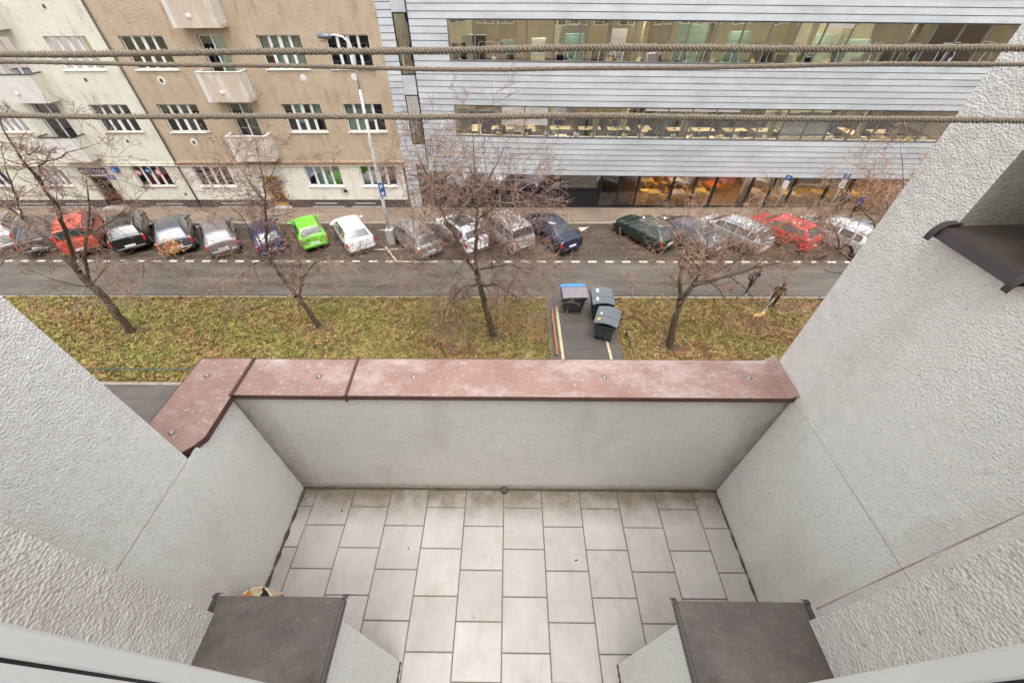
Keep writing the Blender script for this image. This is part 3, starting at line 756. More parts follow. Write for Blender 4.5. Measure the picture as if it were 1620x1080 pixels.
# rust mark / patterned pot behind the left sill
def potmat():
    m,t,b=nt('pot_glaze');v=coord(t);vo=t.nodes.new('ShaderNodeTexVoronoi');vo.inputs['Scale'].default_value=22;t.links.new(v,vo.inputs['Vector'])
    r=ramp(t,vo.outputs['Color'],[(.0,S((40,34,30))),(.28,S((226,210,180))),(.62,S((232,220,196))),(.78,S((214,150,96)))])
    r.color_ramp.interpolation='CONSTANT'
    t.links.new(r.outputs[0],b.inputs['Base Color']);b.inputs['Roughness'].default_value=.4;return m
mb=MB();pr=[(.05,0),(.06,.01),(.09,.06),(.105,.13),(.10,.2),(.085,.245),(.09,.26),(.082,.262),(.075,.245),(.07,.24)]
mb.lathe(pr,(0,0,0),24)
o=mb.build('flower_pot',potmat(),smooth=True);o.location=(-1.14,.385,FL)
tag(o,'cream pot with black and orange patches peeping out behind the left sill','pot')
# ================================================================ STREET SIDE OPPOSITE
FY=27.33
def old_window(parent,x0,x1,z0,z1,y=FY,seed=0,n=4,sill='white',green=.4):
    """white four-light casement set 0.14 m back in the wall, pane and sill as sub-parts"""
    rs=random.Random(seed);yf=y+.13
    mb=MB();t=.055
    mb.box(x0,x1,yf,yf+.06,z0,z0+t);mb.box(x0,x1,yf,yf+.06,z1-t,z1);mb.box(x0,x0+t,yf,yf+.06,z0+t,z1-t);mb.box(x1-t,x1,yf,yf+.06,z0+t,z1-t)
    w=(x1-x0-2*t)/n
    for i in range(1,n):
        c=x0+t+w*i;h=.075 if i!=n//2 else .1
        mb.box(c-h,c+h,yf-.012,yf+.05,z0+t,z1-t)
    fr=mb.build('window',M['white_frame'],parent,world=True)
    mb=MB();mb.quad((x0+t,yf+.03,z0+t),(x1-t,yf+.03,z0+t),(x1-t,yf+.03,z1-t),(x0+t,yf+.03,z1-t))
    mb.build('pane',M['pane'],fr,world=True)
    mb=MB();any_=False
    for i in range(n):
        r=rs.random()
        if r<green:
            a=x0+t+w*i+.03;b=a+w-.06;zt=z1-t;zb=z0+t if rs.random()<.6 else z0+t+(z1-z0)*rs.uniform(.2,.6)
            k=6
            for j in range(k):
                xa=a+(b-a)*j/k;xb=a+(b-a)*(j+1)/k
                mb.quad((xa,yf+.12+.02*(j%2),zb),(xb,yf+.12+.02*((j+1)%2),zb),(xb,yf+.12+.02*((j+1)%2),zt),(xa,yf+.12+.02*(j%2),zt))
            any_=True
    if any_: mb.build('curtain',M['curtain'] if rs.random()<.5 else M['curtain_green'],fr,world=True)
    mb=MB();mb.box(x0-.08,x1+.08,y-.07,yf-.002,z0-.06,z0-.004,bev=.01)
    mb.build('sill',M['white_frame'] if sill=='white' else M['tan_sill'],fr,world=True)
    return fr
def room_boxes(parent,holes,y,depth=2.6):
    mb=MB()
    for a,b,c,d in holes:
        a-=.25;b+=.25;c-=.2;d+=.2;y0=y+.23;y1=y+depth
        mb.quad((a,y1,c),(b,y1,c),(b,y1,d),(a,y1,d),0);mb.quad((a,y0,c),(b,y0,c),(b,y1,c),(a,y1,c),0);mb.quad((a,y0,d),(a,y1,d),(b,y1,d),(b,y0,d),0)
        mb.quad((a,y0,c),(a,y1,c),(a,y1,d),(a,y0,d),0);mb.quad((b,y0,c),(b,y0,d),(b,y1,d),(b,y1,c),0)
    mb.build('room',M['room_grey'],parent,world=True)
def vent(parent,x,z,s=.12,halo=False):
    mb=MB()
    if halo: mb.lathe([(.24,0),(.2,-.012)],(x,FY-.001,z),10,1,'Y')
    mb.box(x-s,x+s,FY-.02 if not halo else FY-.02,FY+.005,z-s*1.1,z+s*1.1,0);mb.box(x-s*.6,x+s*.6,FY-.024,FY-.021,z-s*.7,z+s*.7,2)
    mb.build('vent',[M['concrete'],M['pale_render'],M['black_plastic']],parent,world=True)
# heights of the window bands
ZB=[(1.57,2.965),(5.12,6.70),(8.5,10.08),(11.9,13.5)]
TOPZ=16.5
def balcony(parent,x0,x1,zb,zt,y0,mats,rim):
    mb=MB();t=.1;y1=FY-.002
    b=mb
    b.box(x0,x1,y0,y1,zb,zb+.16,0)                                  # slab
    b.box(x0+.0,x1,y0,y0+t,zb+.16,zt,0)
    b.box(x0,x0+t,y0+t,y1,zb+.16,zt,1);b.box(x1-t,x1,y0+t,y1,zb+.16,zt,1)
    # pale corner bands on the front
    b.box(x0-.003,x0+.24,y0-.006,y0,zb-.0,zt,2)
    o=b.build('balcony',mats,parent,world=True)
    m2=MB();m2.box(x0-.03,x1+.03,y0-.03,y0+t+.03,zt,zt+.035,bev=.008);m2.box(x0-.03,x0+t+.03,y0+t+.03,y1,zt,zt+.034);m2.box(x1-t-.03,x1+.03,y0+t+.03,y1,zt,zt+.034)
    m2.build('balcony_rim',rim,o,world=True)
    m3=MB();m3.ell(((x0+x1)/2-.2,y0-.004,zb+.5),.16,.03,.13,12,0);m3.tube([((x0+x1)/2-.2,y0+.01,zb+.48),((x0+x1)/2-.2,y0-.1,zb+.46)],.035,8,0)
    m3.build('drain_spout',M['balcony_white'],o,world=True)
    return o
# ---------- brown building X -23.0 .. -7.3
B=empty('apartment_building','brown rendered apartment house with small boxed balconies beside the metal clad office','building',(-15,FY,0))
wx=[(-22.1,-19.6),(-14.3,-11.85),(-10.45,-8.0)]
holes=[(a,b,c,d) for c,d in ZB for a,b in wx]
dz=[(-17.65,-16.2,z0,z1) for z0,z1 in ((3.75,6.78),(7.2,10.12),(10.65,13.6))]
doorh=(-17.55,-16.3,.1,2.3)
up=[h for h in holes if h[2]>3]+dz;lo=[h for h in holes if h[2]<3]+[doorh]
mb=MB();wall_holes(mb,-23.0,-7.28,3.3,TOPZ,FY,up,.2);mb.quad((-7.28,FY,0),(-7.28,FY+6,0),(-7.28,FY+6,TOPZ),(-7.28,FY,TOPZ))
mb.build('wall',M['brown_render'],B,world=True)
mb=MB();wall_holes(mb,-23.0,-7.42,.58,3.0,FY,[(a,b,max(c,.58),d) for a,b,c,d in lo],.2)
mb.build('ground_floor_wall',M['pale_render'],B,world=True)
mb=MB();wall_holes(mb,-23.0,-7.42,-.1,.58,FY-.03,[(-17.55,-16.3,-.1,.58)],.23)
mb.box(-23.0,-17.55,FY-.03,FY-.001,.565,.58);mb.box(-16.3,-7.42,FY-.03,FY-.001,.565,.58)
mb.build('plinth',M['plinth'],B,world=True)
mb=MB()
for a,b in ((-21.6,-18.6),(-14.6,-12.2),(-11.7,-9.4)):
    mb=MB();mb.box(a,b,FY-.055,FY-.031,.02,.10);mb.build('cellar_sill',M['concrete'],B,world=True)
    mb=MB();mb.box(a+.3,b-.5,FY-.05,FY-.031,.27,.36);mb.build('cellar_sill',M['concrete'],B,world=True)
mb=MB();mb.box(-23.0,-7.2,FY-.12,FY,3.0,3.09,0);mb.box(-23.0,-7.2,FY-.16,FY,3.09,3.24,1,.01);mb.box(-23.0,-7.2,FY-.08,FY,3.24,3.30,2)
mb.build('cornice',[M['pale_render'],M['rust'],M['brown_render']],B,world=True)
for i,(a,b,c,d) in enumerate(holes): old_window(B,a,b,c,d,seed=i+11,green=.5 if i%2 else .25)
room_boxes(B,holes,FY)
for a,b,c,d in dz:
    # balcony door: dark part glazed recess left, white door right
    mb=MB();yf=FY+.14;m_=a+.72
    mb.box(a,b,yf,yf+.05,d-.07,d);mb.box(a,a+.06,yf,yf+.05,c,d-.07);mb.box(b-.06,b,yf,yf+.05,c,d-.07);mb.box(m_-.05,m_+.05,yf-.01,yf+.05,c,d-.07)
    mb.box(a+.06,m_-.05,yf,yf+.04,c,c+1.15,1);mb.box(m_+.05,b-.06,yf,yf+.04,c,c+.35)
    o=mb.build('balcony_door',[M['white_frame'],M['lilac_wall']],B,world=True)
    mb=MB();mb.quad((a+.06,yf+.03,c+1.15),(m_-.05,yf+.03,c+1.15),(m_-.05,yf+.03,d-.07),(a+.06,yf+.03,d-.07),1);mb.quad((m_+.05,yf+.03,c+.35),(b-.06,yf+.03,c+.35),(b-.06,yf+.03,d-.07),(m_+.05,yf+.03,d-.07),0)
    mb.build('pane',[M['pane'],M['pane']],o,world=True)
    mb=MB();mb.quad((m_+.05,yf+.1,c),(b-.06,yf+.1,c),(b-.06,yf+.1,d),(m_+.05,yf+.1,d));mb.build('curtain',M['curtain_green'],o,world=True)
room_boxes(B,dz,FY)
for zb,zt in ((3.52,5.05),(6.97,8.47),(10.47,11.97)):
    balcony(B,-18.2,-15.62,zb,zt,26.58,[M['balcony_pink'],M['balcony_white'],M['balcony_white']],M['balcony_white'])
# entrance door, orange yellow painted
mb=MB();yf=FY+.17
mb.box(-17.55,-16.3,yf,yf+.06,.1,2.3,0);mb.box(-17.3,-16.98,yf-.02,yf,.35,2.1,1);mb.box(-16.86,-16.55,yf-.02,yf,.35,2.1,1);mb.box(-17.15,-16.75,yf-.03,yf-.021,1.0,1.25,2)
o=mb.build('door',[M['door_yellow'],M['door_brown'],M['black_plastic']],B,world=True)
mb=MB();mb.ell((-16.93,yf-.05,1.1),.035,.04,.035);mb.build('handle',M['zinc_bolt'],o,world=True)
mb=MB();mb.box(-17.75,-16.1,FY-.35,FY+.17,.0,.1,bev=.01);mb.build('doorstep',M['concrete'],B,world=True)
for x,z,h in ((-20.95,7.95,True),(-20.95,4.5,True)): vent(B,x,z,.11,h)
for x,z in ((-12.35,8.05),(-9.3,8.07)):
    mb=MB();mb.lathe([(.2,0),(.17,-.02),(.02,-.03)],(x,FY,z),12,0,'Y');mb.build('patch',M['balcony_white'],B,world=True)
mb=MB();mb.lathe([(.26,0),(.22,-.05),(.16,-.03),(.1,.02)],(-11.85,FY,1.2),9,0,'Y');mb.lathe([(.09,-.02),(.02,-.045)],(-11.85,FY,1.2),9,1,'Y');mb.build('wall_patch',[M['concrete'],M['black_plastic']],B,world=True)
mb=MB();mb.tube([(-22.9,FY-.07,.2),(-22.92,FY-.07,3.0),(-22.92,FY-.07,TOPZ)],.05,8);mb.build('drain_pipe',simple('drain_pipe_metal',(92,84,78),.5,.3),B,world=True,smooth=True)
mb=MB();mb.box(-8.05,-7.93,FY-.2,FY,2.55,2.85);mb.build('wall_lamp',M['rust'],B,world=True)
# ---------- cream building X -40 .. -23.0
A=empty('apartment_building','cream rendered apartment house with brown entrance at the far left','building',(-30,FY,0))
wxa=[(-26.4,-23.95),(-33.3,-31.3),(-38.0,-35.6)]
holes=[(a,b,c,d) for c,d in ZB for a,b in wxa]
dza=[(-30.0,-28.4,z0,z1) for z0,z1 in ((3.75,6.78),(7.2,10.12),(10.65,13.6))]
doorA=(-29.8,-28.45,.1,2.28)
up=[h for h in holes if h[2]>3]+dza;lo=[h for h in holes if h[2]<3]+[doorA]
mb=MB();wall_holes(mb,-42,-23.0,3.12,TOPZ,FY-.01,up,.21);wall_holes(mb,-42,-23.0,.58,3.0,FY-.01,[(a,b,max(c,.58),d) for a,b,c,d in lo],.21)
mb.build('wall',M['cream_render'],A,world=True)
mb=MB();wall_holes(mb,-42,-23.0,-.1,.58,FY-.035,[(-29.8,-28.45,-.1,.58)],.23)
mb.box(-42,-29.8,FY-.035,FY-.012,.565,.58);mb.box(-28.45,-23.0,FY-.035,FY-.012,.565,.58)
mb.build('plinth',M['plinth'],A,world=True)
mb=MB()
for a,b in ((-37,-34),(-33.4,-31),(-26.6,-24.0)): 
    mb=MB();mb.box(a,b,FY-.06,FY-.036,.02,.09);mb.build('cellar_sill',M['concrete'],A,world=True)
    mb=MB();mb.box(a+.5,b-.2,FY-.06,FY-.036,.25,.33);mb.build('cellar_sill',M['concrete'],A,world=True)
mb=MB();mb.box(-42,-23.0,FY-.12,FY,3.0,3.12,bev=.02);mb.box(-42,-23.0,FY-.07,FY,3.17,3.22);mb.build('cornice',M['cream_render'],A,world=True)
for i,(a,b,c,d) in enumerate(holes): old_window(A,a,b,c,d,seed=i+51,sill='tan' if c<8 else 'white',green=.08)
room_boxes(A,holes+dza,FY)
for a,b,c,d in dza:
    mb=MB();yf=FY+.14;m_=(a+b)/2
    mb.box(a,b,yf,yf+.05,d-.07,d);mb.box(a,a+.06,yf,yf+.05,c,d-.07);mb.box(b-.06,b,yf,yf+.05,c,d-.07);mb.box(m_-.05,m_+.05,yf-.01,yf+.05,c,d-.07);mb.box(a+.06,m_-.05,yf,yf+.04,c,c+1.0)
    o=mb.build('balcony_door',M['white_frame'],A,world=True)
    mb=MB();mb.quad((a+.06,yf+.03,c),(b-.06,yf+.03,c),(b-.06,yf+.03,d-.07),(a+.06,yf+.03,d-.07));mb.build('pane',M['pane'],o,world=True)
for zb,zt in ((3.52,5.02),(6.97,8.40),(10.42,11.9)):
    balcony(A,-30.45,-27.88,zb,zt,26.5,[M['balcony_white'],M['cream_render'],M['balcony_white']],M['dark_frame'])
    mb=MB();mb.box(-30.34,-27.99,26.605,26.612,zb+.16,zt-.01);mb.build('balcony_lining',M['lilac_wall'],A,world=True)
mb=MB();yf=FY+.17
mb.box(-29.8,-28.45,yf,yf+.06,.1,2.28,0);mb.box(-29.62,-29.2,yf-.02,yf,1.1,2.1,1);mb.box(-29.05,-28.63,yf-.02,yf,1.1,2.1,1);mb.box(-29.62,-29.2,yf-.02,yf,.3,.95,2);mb.box(-29.05,-28.63,yf-.02,yf,.3,.95,2)
o=mb.build('door',[M['door_brown'],M['screen'],M['door_brown']],A,world=True)
mb=MB();mb.ell((-29.13,yf-.05,1.1),.035,.04,.035);mb.build('handle',M['zinc_bolt'],o,world=True)
mb=MB();mb.box(-30.0,-28.3,FY-.4,FY+.17,0,.1,bev=.01);mb.build('doorstep',M['concrete'],A,world=True)
for x,z in ((-25.5,8.0),(-25.33,4.58),(-25.2,11.35),(-23.55,1.0)): vent(A,x,z,.1)
# ---------- signs and lettering
def text(body,size,loc,mat,parent,ext=.004,name='lettering',rz=0,sx=1):
    cu=bpy.data.curves.new(name,'FONT');cu.body=body;cu.size=size;cu.extrude=ext;cu.align_x='CENTER';cu.align_y='CENTER';cu.offset=size*.012
    ob=bpy.data.objects.new(name,cu);COL.objects.link(ob)
    dg=bpy.context.evaluated_depsgraph_get();dg.update()
    me=bpy.data.meshes.new_from_object(ob.evaluated_get(dg))
    bpy.data.objects.remove(ob);me.transform(Matrix.Translation(loc)@Matrix.Rotation(rz,4,'Z')@Matrix.Rotation(R(90),4,'X')@Matrix.Diagonal((sx,1,1,1)))
    me.materials.clear();me.materials.append(mat)
    o=bpy.data.objects.new(name,me);COL.objects.link(o)
    if parent is not None:o.parent=parent
    return o
YS=FY-.02
t=empty('shop_sign','dark blue board lettered in white above the brown entrance','sign',(-29.12,YS,2.45))
mb=MB();mb.box(-.95,.95,-.03,.005,.0,.42,bev=.006);mb.build('sign_board',M['sign_navy'],t)
text('AUTO',.33,(-.47,-.036,.21),M['sign_white'],t,sx=.92);text('Š',.33,(.015,-.036,.21),M['sign_red'],t,sx=.92);text('KOLA',.33,(.48,-.036,.21),M['sign_white'],t,sx=.92)
t=empty('house_number_sign','small lilac blue plate right of the entrance lettering','sign',(-28.1,YS,2.09))
mb=MB();mb.box(-.25,.25,-.02,.005,0,.3,bev=.004);mb.build('sign_board',M['sign_lilac'],t)
mb=MB()
for z,a,b in ((.2,-.17,.12),(.13,-.14,.18),(.07,-.1,.1)): mb.box(a,b,-.024,-.0201,z,z+.025)
mb.build('lettering',M['sign_white'],t)
t=empty('shop_sign','bright blue square sign with a white letter L high on the cream wall','sign',(-27.4,YS,2.62))
mb=MB();mb.box(-.22,.22,-.16,.005,0,.33,bev=.008);mb.build('sign_board',M['sign_blue'],t)
text('L',.3,(-.02,-.166,.165),M['sign_white'],t,sx=1.3)
for x,z,cm,lab,glyph in ((-26.12,2.5,'sign_pink','round pink sticker with a white bar on the window under the cornice','bar'),(-25.33,2.62,'sign_blue','round blue sticker with a white arrow on the cream house window','arrow'),(-24.68,2.52,'sign_pink','smaller pink ringed sticker with a white centre, right of the blue one','ring')):
    yy=FY+.115
    t=empty('window_sticker',lab,'sticker',(x,yy,z))
    mb=MB();mb.lathe([(.21,0),(.21,-.006),(.001,-.0065)],(0,0,0),24,0,'Y');mb.build('disc',M[cm],t)
    mb=MB()
    if glyph=='bar': mb.box(-.16,.16,-.012,-.0075,-.045,.045)
    elif glyph=='arrow': mb.box(-.1,.13,-.012,-.0075,-.03,.03);mb.add([(-.17,-.010,0),(-.06,-.010,.09),(-.06,-.010,-.09)],[(0,1,2)])
    else: mb.lathe([(.13,-.0075),(.13,-.011),(.001,-.012)],(0,0,0),20,0,'Y')
    mb.build('pictogram',M['sign_white'],t)
# ---------- metal clad office X -7.28 .. 45
OX0=-7.28
def yo(x):
    if x<=-5.6: return 27.33
    if x<2.3: return 27.33-(x+5.6)/7.9*.66
    return 26.67
def sh(x): return -.0125*max(0,x-2.3)
OF=empty('office_building','pale blue metal clad office block with long ribbon windows and glazed ground floor','building',(18,27.3,0))
BX1=44
b1=(8.86,10.74);b2=(4.90,6.66);bot=2.60
strip=[(-6.47,-5.68,8.17,11.0),(-6.47,-5.68,4.35,7.15)]
# cladding courses as lapped panels
def clad():
    mb=MB();tone=[];rc=random.Random(9);co=.327
    z=bot;zs=[bot]
    row=0
    def panel(a,b,z0,z1,sheared=True):
        n0=len(mb.f);t=rc.random()
        pts=[a]+[q for q in (-5.6,2.3) if a<q<b]+[b]
        for p,q in zip(pts,pts[1:]):
            ya,yb=yo(p),yo(q)
            s0,s1=(sh(p),sh(q))
            mb.quad((p,ya-.03,z0+.03+s0),(q,yb-.03,z0+.03+s1),(q,yb-.008,z1+s1),(p,ya-.008,z1+s0))
            mb.quad((p,ya,z0+.03+s0),(q,yb,z0+.03+s1),(q,yb-.03,z0+.03+s1),(p,ya-.03,z0+.03+s0))
        tone.extend([t]*(len(mb.f)-n0))
    def run(x0,x1,z0,z1,off,step):
        x=x0-off;first=True
        while x<x1:
            a=max(x,x0);b=min(x+step-.006,x1)
            if b-a>.03:panel(a,b,z0,z1)
            x+=step
    # courses
    z=bot;zl=[]
    segs=[(bot,b2[0],7),(b2[0],b2[1],5),(b2[1],b1[0],7),(b1[0],b1[1],6),(b1[1],16.5,18)]
    for z0,z1,n in segs:
        for i in range(n): zl.append((z0+(z1-z0)*i/n,z0+(z1-z0)*(i+1)/n,(z0,z1) in (b2,b1)))
    for r,(z0,z1,band) in enumerate(zl):
        run(-5.6,-3.5,z0,z1,rc.uniform(0,3.8),4.2)
        if not band: run(-3.5,BX1,z0,z1,rc.uniform(0,3.8),3.9 )
    # left pier strips both sides of the slot window
    z=.0
    while z<16.4:
        z1=z+.327
        run(OX0,-6.47,z,z1,0,5);
        zc=(z+z1)/2
        z=z1
    # plain panels between slot windows
    mb2=MB()
    for z0,z1 in ((3.0,4.35),(7.15,8.17),(11.0,12.4)):
        panel(-6.46,-5.69,z0,z1)
    # returns at slot
    # underside of the overhang
    n0=len(mb.f)
    xs=[-6.47,-5.6]+[ -5.6+7.9*i/8 for i in range(1,9)]+[10,20,30,BX1]
    for p,q in zip(xs,xs[1:]):
        mb.quad((p,yo(p)-.02,bot+sh(p)),(p,27.6,bot+sh(p)),(q,27.6,bot+sh(q)),(q,yo(q)-.02,bot+sh(q)))
    tone.extend([.3]*(len(mb.f)-n0))
    tone_=tone
    o=mb.build('cladding',M['zinc'],OF,world=True,fix=False)
    at=o.data.attributes.new('tone','FLOAT','FACE');at.data.foreach_set('value',tone_)
clad()
mb=MB()   # dark backing behind the laps and slot surround
def backing(x0,x1,z0,z1):
    xs=sorted({x0,x1,*[q for q in (-5.6,2.3) if x0<q<x1]})
    for p,q in zip(xs,xs[1:]): mb.quad((p,yo(p)+.02,z0+sh(p)),(q,yo(q)+.02,z0+sh(q)),(q,yo(q)+.02,z1+sh(q)),(p,yo(p)+.02,z1+sh(p)))
for z0,z1 in ((bot,b2[0]),(b2[1],b1[0]),(b1[1],16.5)): backing(-3.5,BX1,z0,z1)
backing(-5.6,-3.5,bot,16.5);backing(OX0,-6.47,-.1,16.5)
for z0,z1 in ((3.0,4.35),(7.15,8.17),(11.0,16.5)): backing(-6.47,-5.6,z0,z1)
# reveals of ribbon windows
for z0,z1 in (b1,b2):
    for p,q in ((-3.5,2.3),(2.3,BX1)):
        mb.quad((p,yo(p)-.02,z0+sh(p)),(q,yo(q)-.02,z0+sh(q)),(q,yo(q)+.2,z0+sh(q)),(p,yo(p)+.2,z0+sh(p)))
        mb.quad((p,yo(p)-.0,z1+sh(p)),(p,yo(p)+.2,z1+sh(p)),(q,yo(q)+.2,z1+sh(q)),(q,yo(q)-.0,z1+sh(q)))
    mb.quad((-3.5,yo(-3.5)-.02,z0),(-3.5,yo(-3.5)+.2,z0),(-3.5,yo(-3.5)+.2,z1),(-3.5,yo(-3.5)-.02,z1))
mb.build('wall_backing',M['seam'],OF,world=True)
# glazed bays
def bay(x0,x1,z0,z1,y0,y1,blind=None,pm='office_pane',fm='grey_frame',mul=.055,name='window',rail=.07,sheared=True,inset=.05):
    s0=sh(x0) if sheared else 0;s1=sh(x1) if sheared else 0
    mb=MB()
    def fbox(xa,xb,za,zb,d0=0,d1=.07):
        def Yv(x): return y0+(y1-y0)*(x-x0)/(x1-x0)+inset
        def sv(x): return s0+(s1-s0)*(x-x0)/(x1-x0)
        ya,yb=Yv(xa),Yv(xb);sa,sb=sv(xa),sv(xb)
        v=[(xa,ya+d0,za+sa),(xb,yb+d0,za+sb),(xb,yb+d1,za+sb),(xa,ya+d1,za+sa),(xa,ya+d0,zb+sa),(xb,yb+d0,zb+sb),(xb,yb+d1,zb+sb),(xa,ya+d1,zb+sa)]
        mb.add(v,[(3,2,1,0),(4,5,6,7),(0,1,5,4),(1,2,6,5),(2,3,7,6),(3,0,4,7)])
    fbox(x0,x0+mul,z0,z1,-.02);fbox(x1-.02,x1,z0+rail,z1-.04);fbox(x0+mul,x1-.0,z0,z0+rail,-.004,.066);fbox(x0+mul,x1,z1-.04,z1,-.004,.066)
    f=mb.build(name,M[fm],OF,world=True)
    mb=MB();g=inset+.03
    mb.quad((x0+mul,y0+g,z0+rail+s0),(x1-.02,y1+g,z0+rail+s1),(x1-.02,y1+g,z1-.04+s1),(x0+mul,y0+g,z1-.04+s0))
    mb.build('pane',M[pm],f,world=True)
    if blind:
        mb=MB();z=z1-.05;zb=z1-(z1-z0)*blind
        while z>zb:
            mb.add([(x0+.06,y0+.03,z+s0),(x1-.03,y1+.03,z+s1),(x1-.03,y1+.0,z-.05+s1),(x0+.06,y0+.0,z-.05+s0)],[(0,1,2,3)]);z-=.065
        mb.build('blind',M['blind'],f,world=True)
    return f
# ribbon bays, pitch 1.45 m, following the chamfer
xs=[-3.47,-2.03,-.6,.84,2.3]
while xs[-1]<BX1-1.4: xs.append(xs[-1]+1.455)
for i,(p,q) in enumerate(zip(xs,xs[1:])):
    bl={2:.55,3:.55}.get(i);
    bay(p,q,b2[0],b2[1],yo(p),yo(q),bl if p<2.2 else ({8:.08,9:.08,10:.08,11:.08}.get(i)))
    bay(p,q,b1[0],b1[1],yo(p),yo(q),{14:.12}.get(i))
for k,(a,b,c,d) in enumerate(strip):
    bay(a,b,c,d,27.33,27.33,.42 if k==1 else None,sheared=False,fm='dark_frame',inset=.04)
    bay(a,b,c-.02-1.0 if False else c,c+.75,27.33,27.33,sheared=False,fm='dark_frame',inset=.02) if False else None
# rooms behind: floors, back wall, ceilings, columns
mb=MB()
def obox(x0,x1,y0,y1,z0,z1,mi):
    v=[(x0,y0,z0),(x1,y0,z0),(x1,y1,z0),(x0,y1,z0),(x0,y0,z1),(x1,y0,z1),(x1,y1,z1),(x0,y1,z1)]
    mb.add([(x,y,z+sh(x)) for x,y,z in v],[(3,2,1,0),(4,5,6,7),(0,1,5,4),(1,2,6,5),(2,3,7,6),(3,0,4,7)],mi)
for zf in (3.75,7.75,11.8):
    for p,q in ((-6.6,2.3),(2.3,BX1)): obox(p,q,27.5,36,zf-.35,zf,0)
for zf in (3.75,7.75):
    for p,q in ((-6.6,2.3),(2.3,BX1)): obox(p,q,35.6,36,zf,zf+3.7,1)
    obox(-6.6,-6.5,27.55,35.6,zf,zf+3.65,1)
    # partition walls across the floor
    for x in (-4.3,7.9,19.8,31.5): obox(x,x+.12,29.8,35.6,zf,zf+3.65,1)
mb.build('office_floor',[M['office_floor'],M['office_wall']],OF,world=True)
rcb=random.Random(77)
for zf in (3.75,7.75):
    x=-3
    while x<27:
        w=rcb.uniform(.8,2.2);h=rcb.uniform(.9,2.5);y=rcb.uniform(29.6,31.6) if zf>5 else rcb.uniform(31.3,33);k=rcb.choice(['paper','chair_cloth','cafe_wood','lilac_wall','black_plastic','row_slate','curtain_green','row_umber'])
        mb=MB();mb.box(0,w,0,.42,.04,h,0,.01);n=max(2,int(h/.4))
        for i in range(1,n): mb.box(.02,w-.02,-.006,0,h*i/n-.01,h*i/n+.01,1)
        o=mb.build('cupboard',[M[k],M['seam']]);o.location=(x,y,zf+sh(x))
        cn=dict(paper='white',chair_cloth='charcoal',cafe_wood='yellow wooden',lilac_wall='lilac',black_plastic='black',row_slate='slate grey',curtain_green='pale green',row_umber='brown')[k]
        tag(o,'%s cupboard standing deep in the room behind the %s ribbon window'%(cn,'lower' if zf<5 else 'upper'),'cupboard','cupboards inside the office floors')
        x+=w+rcb.uniform(.3,1.6)

for zf in (3.75,7.75):
    x=5.6
    while x<BX1-1:
        mb=MB();mb.lathe([(.19,0),(.19,3.65)],(x,28.35,zf+sh(x)),16);mb.build('column',M['office_wall'],OF,world=True,smooth=True);x+=5.82
for zf in (3.75,7.75):
    for i in range(9):
        x=-2+i*5
        for y in (29.2,32.4):
            mb=MB();z=zf+3.35+sh(x);mb.box(x-.9,x+.9,y-.14,y+.14,z,z+.06);mb.build('ceiling_lamp',M['strip_light'],OF,world=True)
# ---- ground floor glazing
gz0,gz1=.22,2.58;GY=27.3
mb=MB();mb.box(-5.6,20,GY-.06,GY+.1,-.05,.2);
v0=len(mb.v);mb.box(20,BX1,GY-.06,GY+.1,-.3,.2);mb.v=[(x,y,z+(sh(x) if z>.1 else 0)) for x,y,z in mb.v]
mb.build('base_sill',M['dark_frame'],OF,world=True)
gx=[(-5.55,-2.6,'dark'),(-2.6,.2,'dark'),(.2,3.5,'dark'),(3.5,6.3,'dark'),(6.35,7.6,'door'),(7.6,8.9,'panel')]
x=8.9;pat=[2.45,1.55,1.4,2.55,1.5,1.45];i=0
while x<BX1-2: gx.append((x,x+pat[i%6],'cafe'));x+=pat[i%6];i+=1
for a,b,k in gx:
    if k=='dark':
        f=bay(a,b,1.42,gz1,GY,GY,pm='office_pane',fm='dark_frame',mul=.06,name='shop_window',inset=0)
        mb=MB();mb.box(a+.04,b,GY+.03,GY+.06,.2,1.42);mb.box(a+.04,b,GY+.02,GY+.03,.78,.82);mb.build('spandrel',M['black_panel'],f,world=True,shear=sh)
        mb=MB();mb.box(a,a+.04,GY-.03,GY+.07,.2,1.42);mb.build('mullion',M['grey_frame'],f,world=True,shear=sh)
    elif k=='panel':
        f=bay(a,b,gz0,gz1,GY,GY,pm='cafe_pane',fm='dark_frame',mul=.16,name='shop_window',inset=0)
        mb=MB();mb.box(a+.17,b-.05,GY+.3,GY+.34,.2,2.6);mb.build('screen_panel',M['cafe_wall'],f,world=True,shear=sh)
    else:
        bay(a,b,gz0,gz1,GY,GY,pm='cafe_pane',fm='dark_frame',mul=.16 if k=='cafe' else .1,name='shop_window',inset=0)
mb=MB();mb.box(-5.6,7.6,GY+.3,33.5,-.02,.02,0);mb.box(7.6,BX1,GY+.12,34,.0,.05,1);mb.box(-5.6,8.8,33.4,33.6,0,3.3,2);mb.box(8.9,BX1,33.9,34.1,0,3.3,3);mb.box(8.85,8.95,GY+.5,34,.05,3.3,2);mb.box(-5.6,BX1,GY+.12,34,2.95,3.05,2)
mb.build('ground_floor_room',[M['path'],M['cafe_floor'],M['office_wall'],M['cafe_wall']],OF,world=True,shear=sh)
for i in range(12):
    x=9.6+i*2.6;y=28.6+(i%2)*1.9
    mb=MB();mb.lathe([(.05,0),(.17,-.12),(.17,-.14)],(x,y,2.75+sh(x)),14);mb.build('pendant_lamp',M['cafe_light'],OF,world=True)
for i in range(3):
    x=-3+i*3.6;mb=MB();mb.box(x-.6,x+.6,28.6,28.8,2.85,2.92);mb.build('ceiling_lamp',M['strip_light'],OF,world=True)
mb=MB();mb.lathe([(.24,0),(.24,2.9)],(17.1,28.2,.05+sh(17)),18);mb.build('column',M['concrete'],OF,world=True,smooth=True)
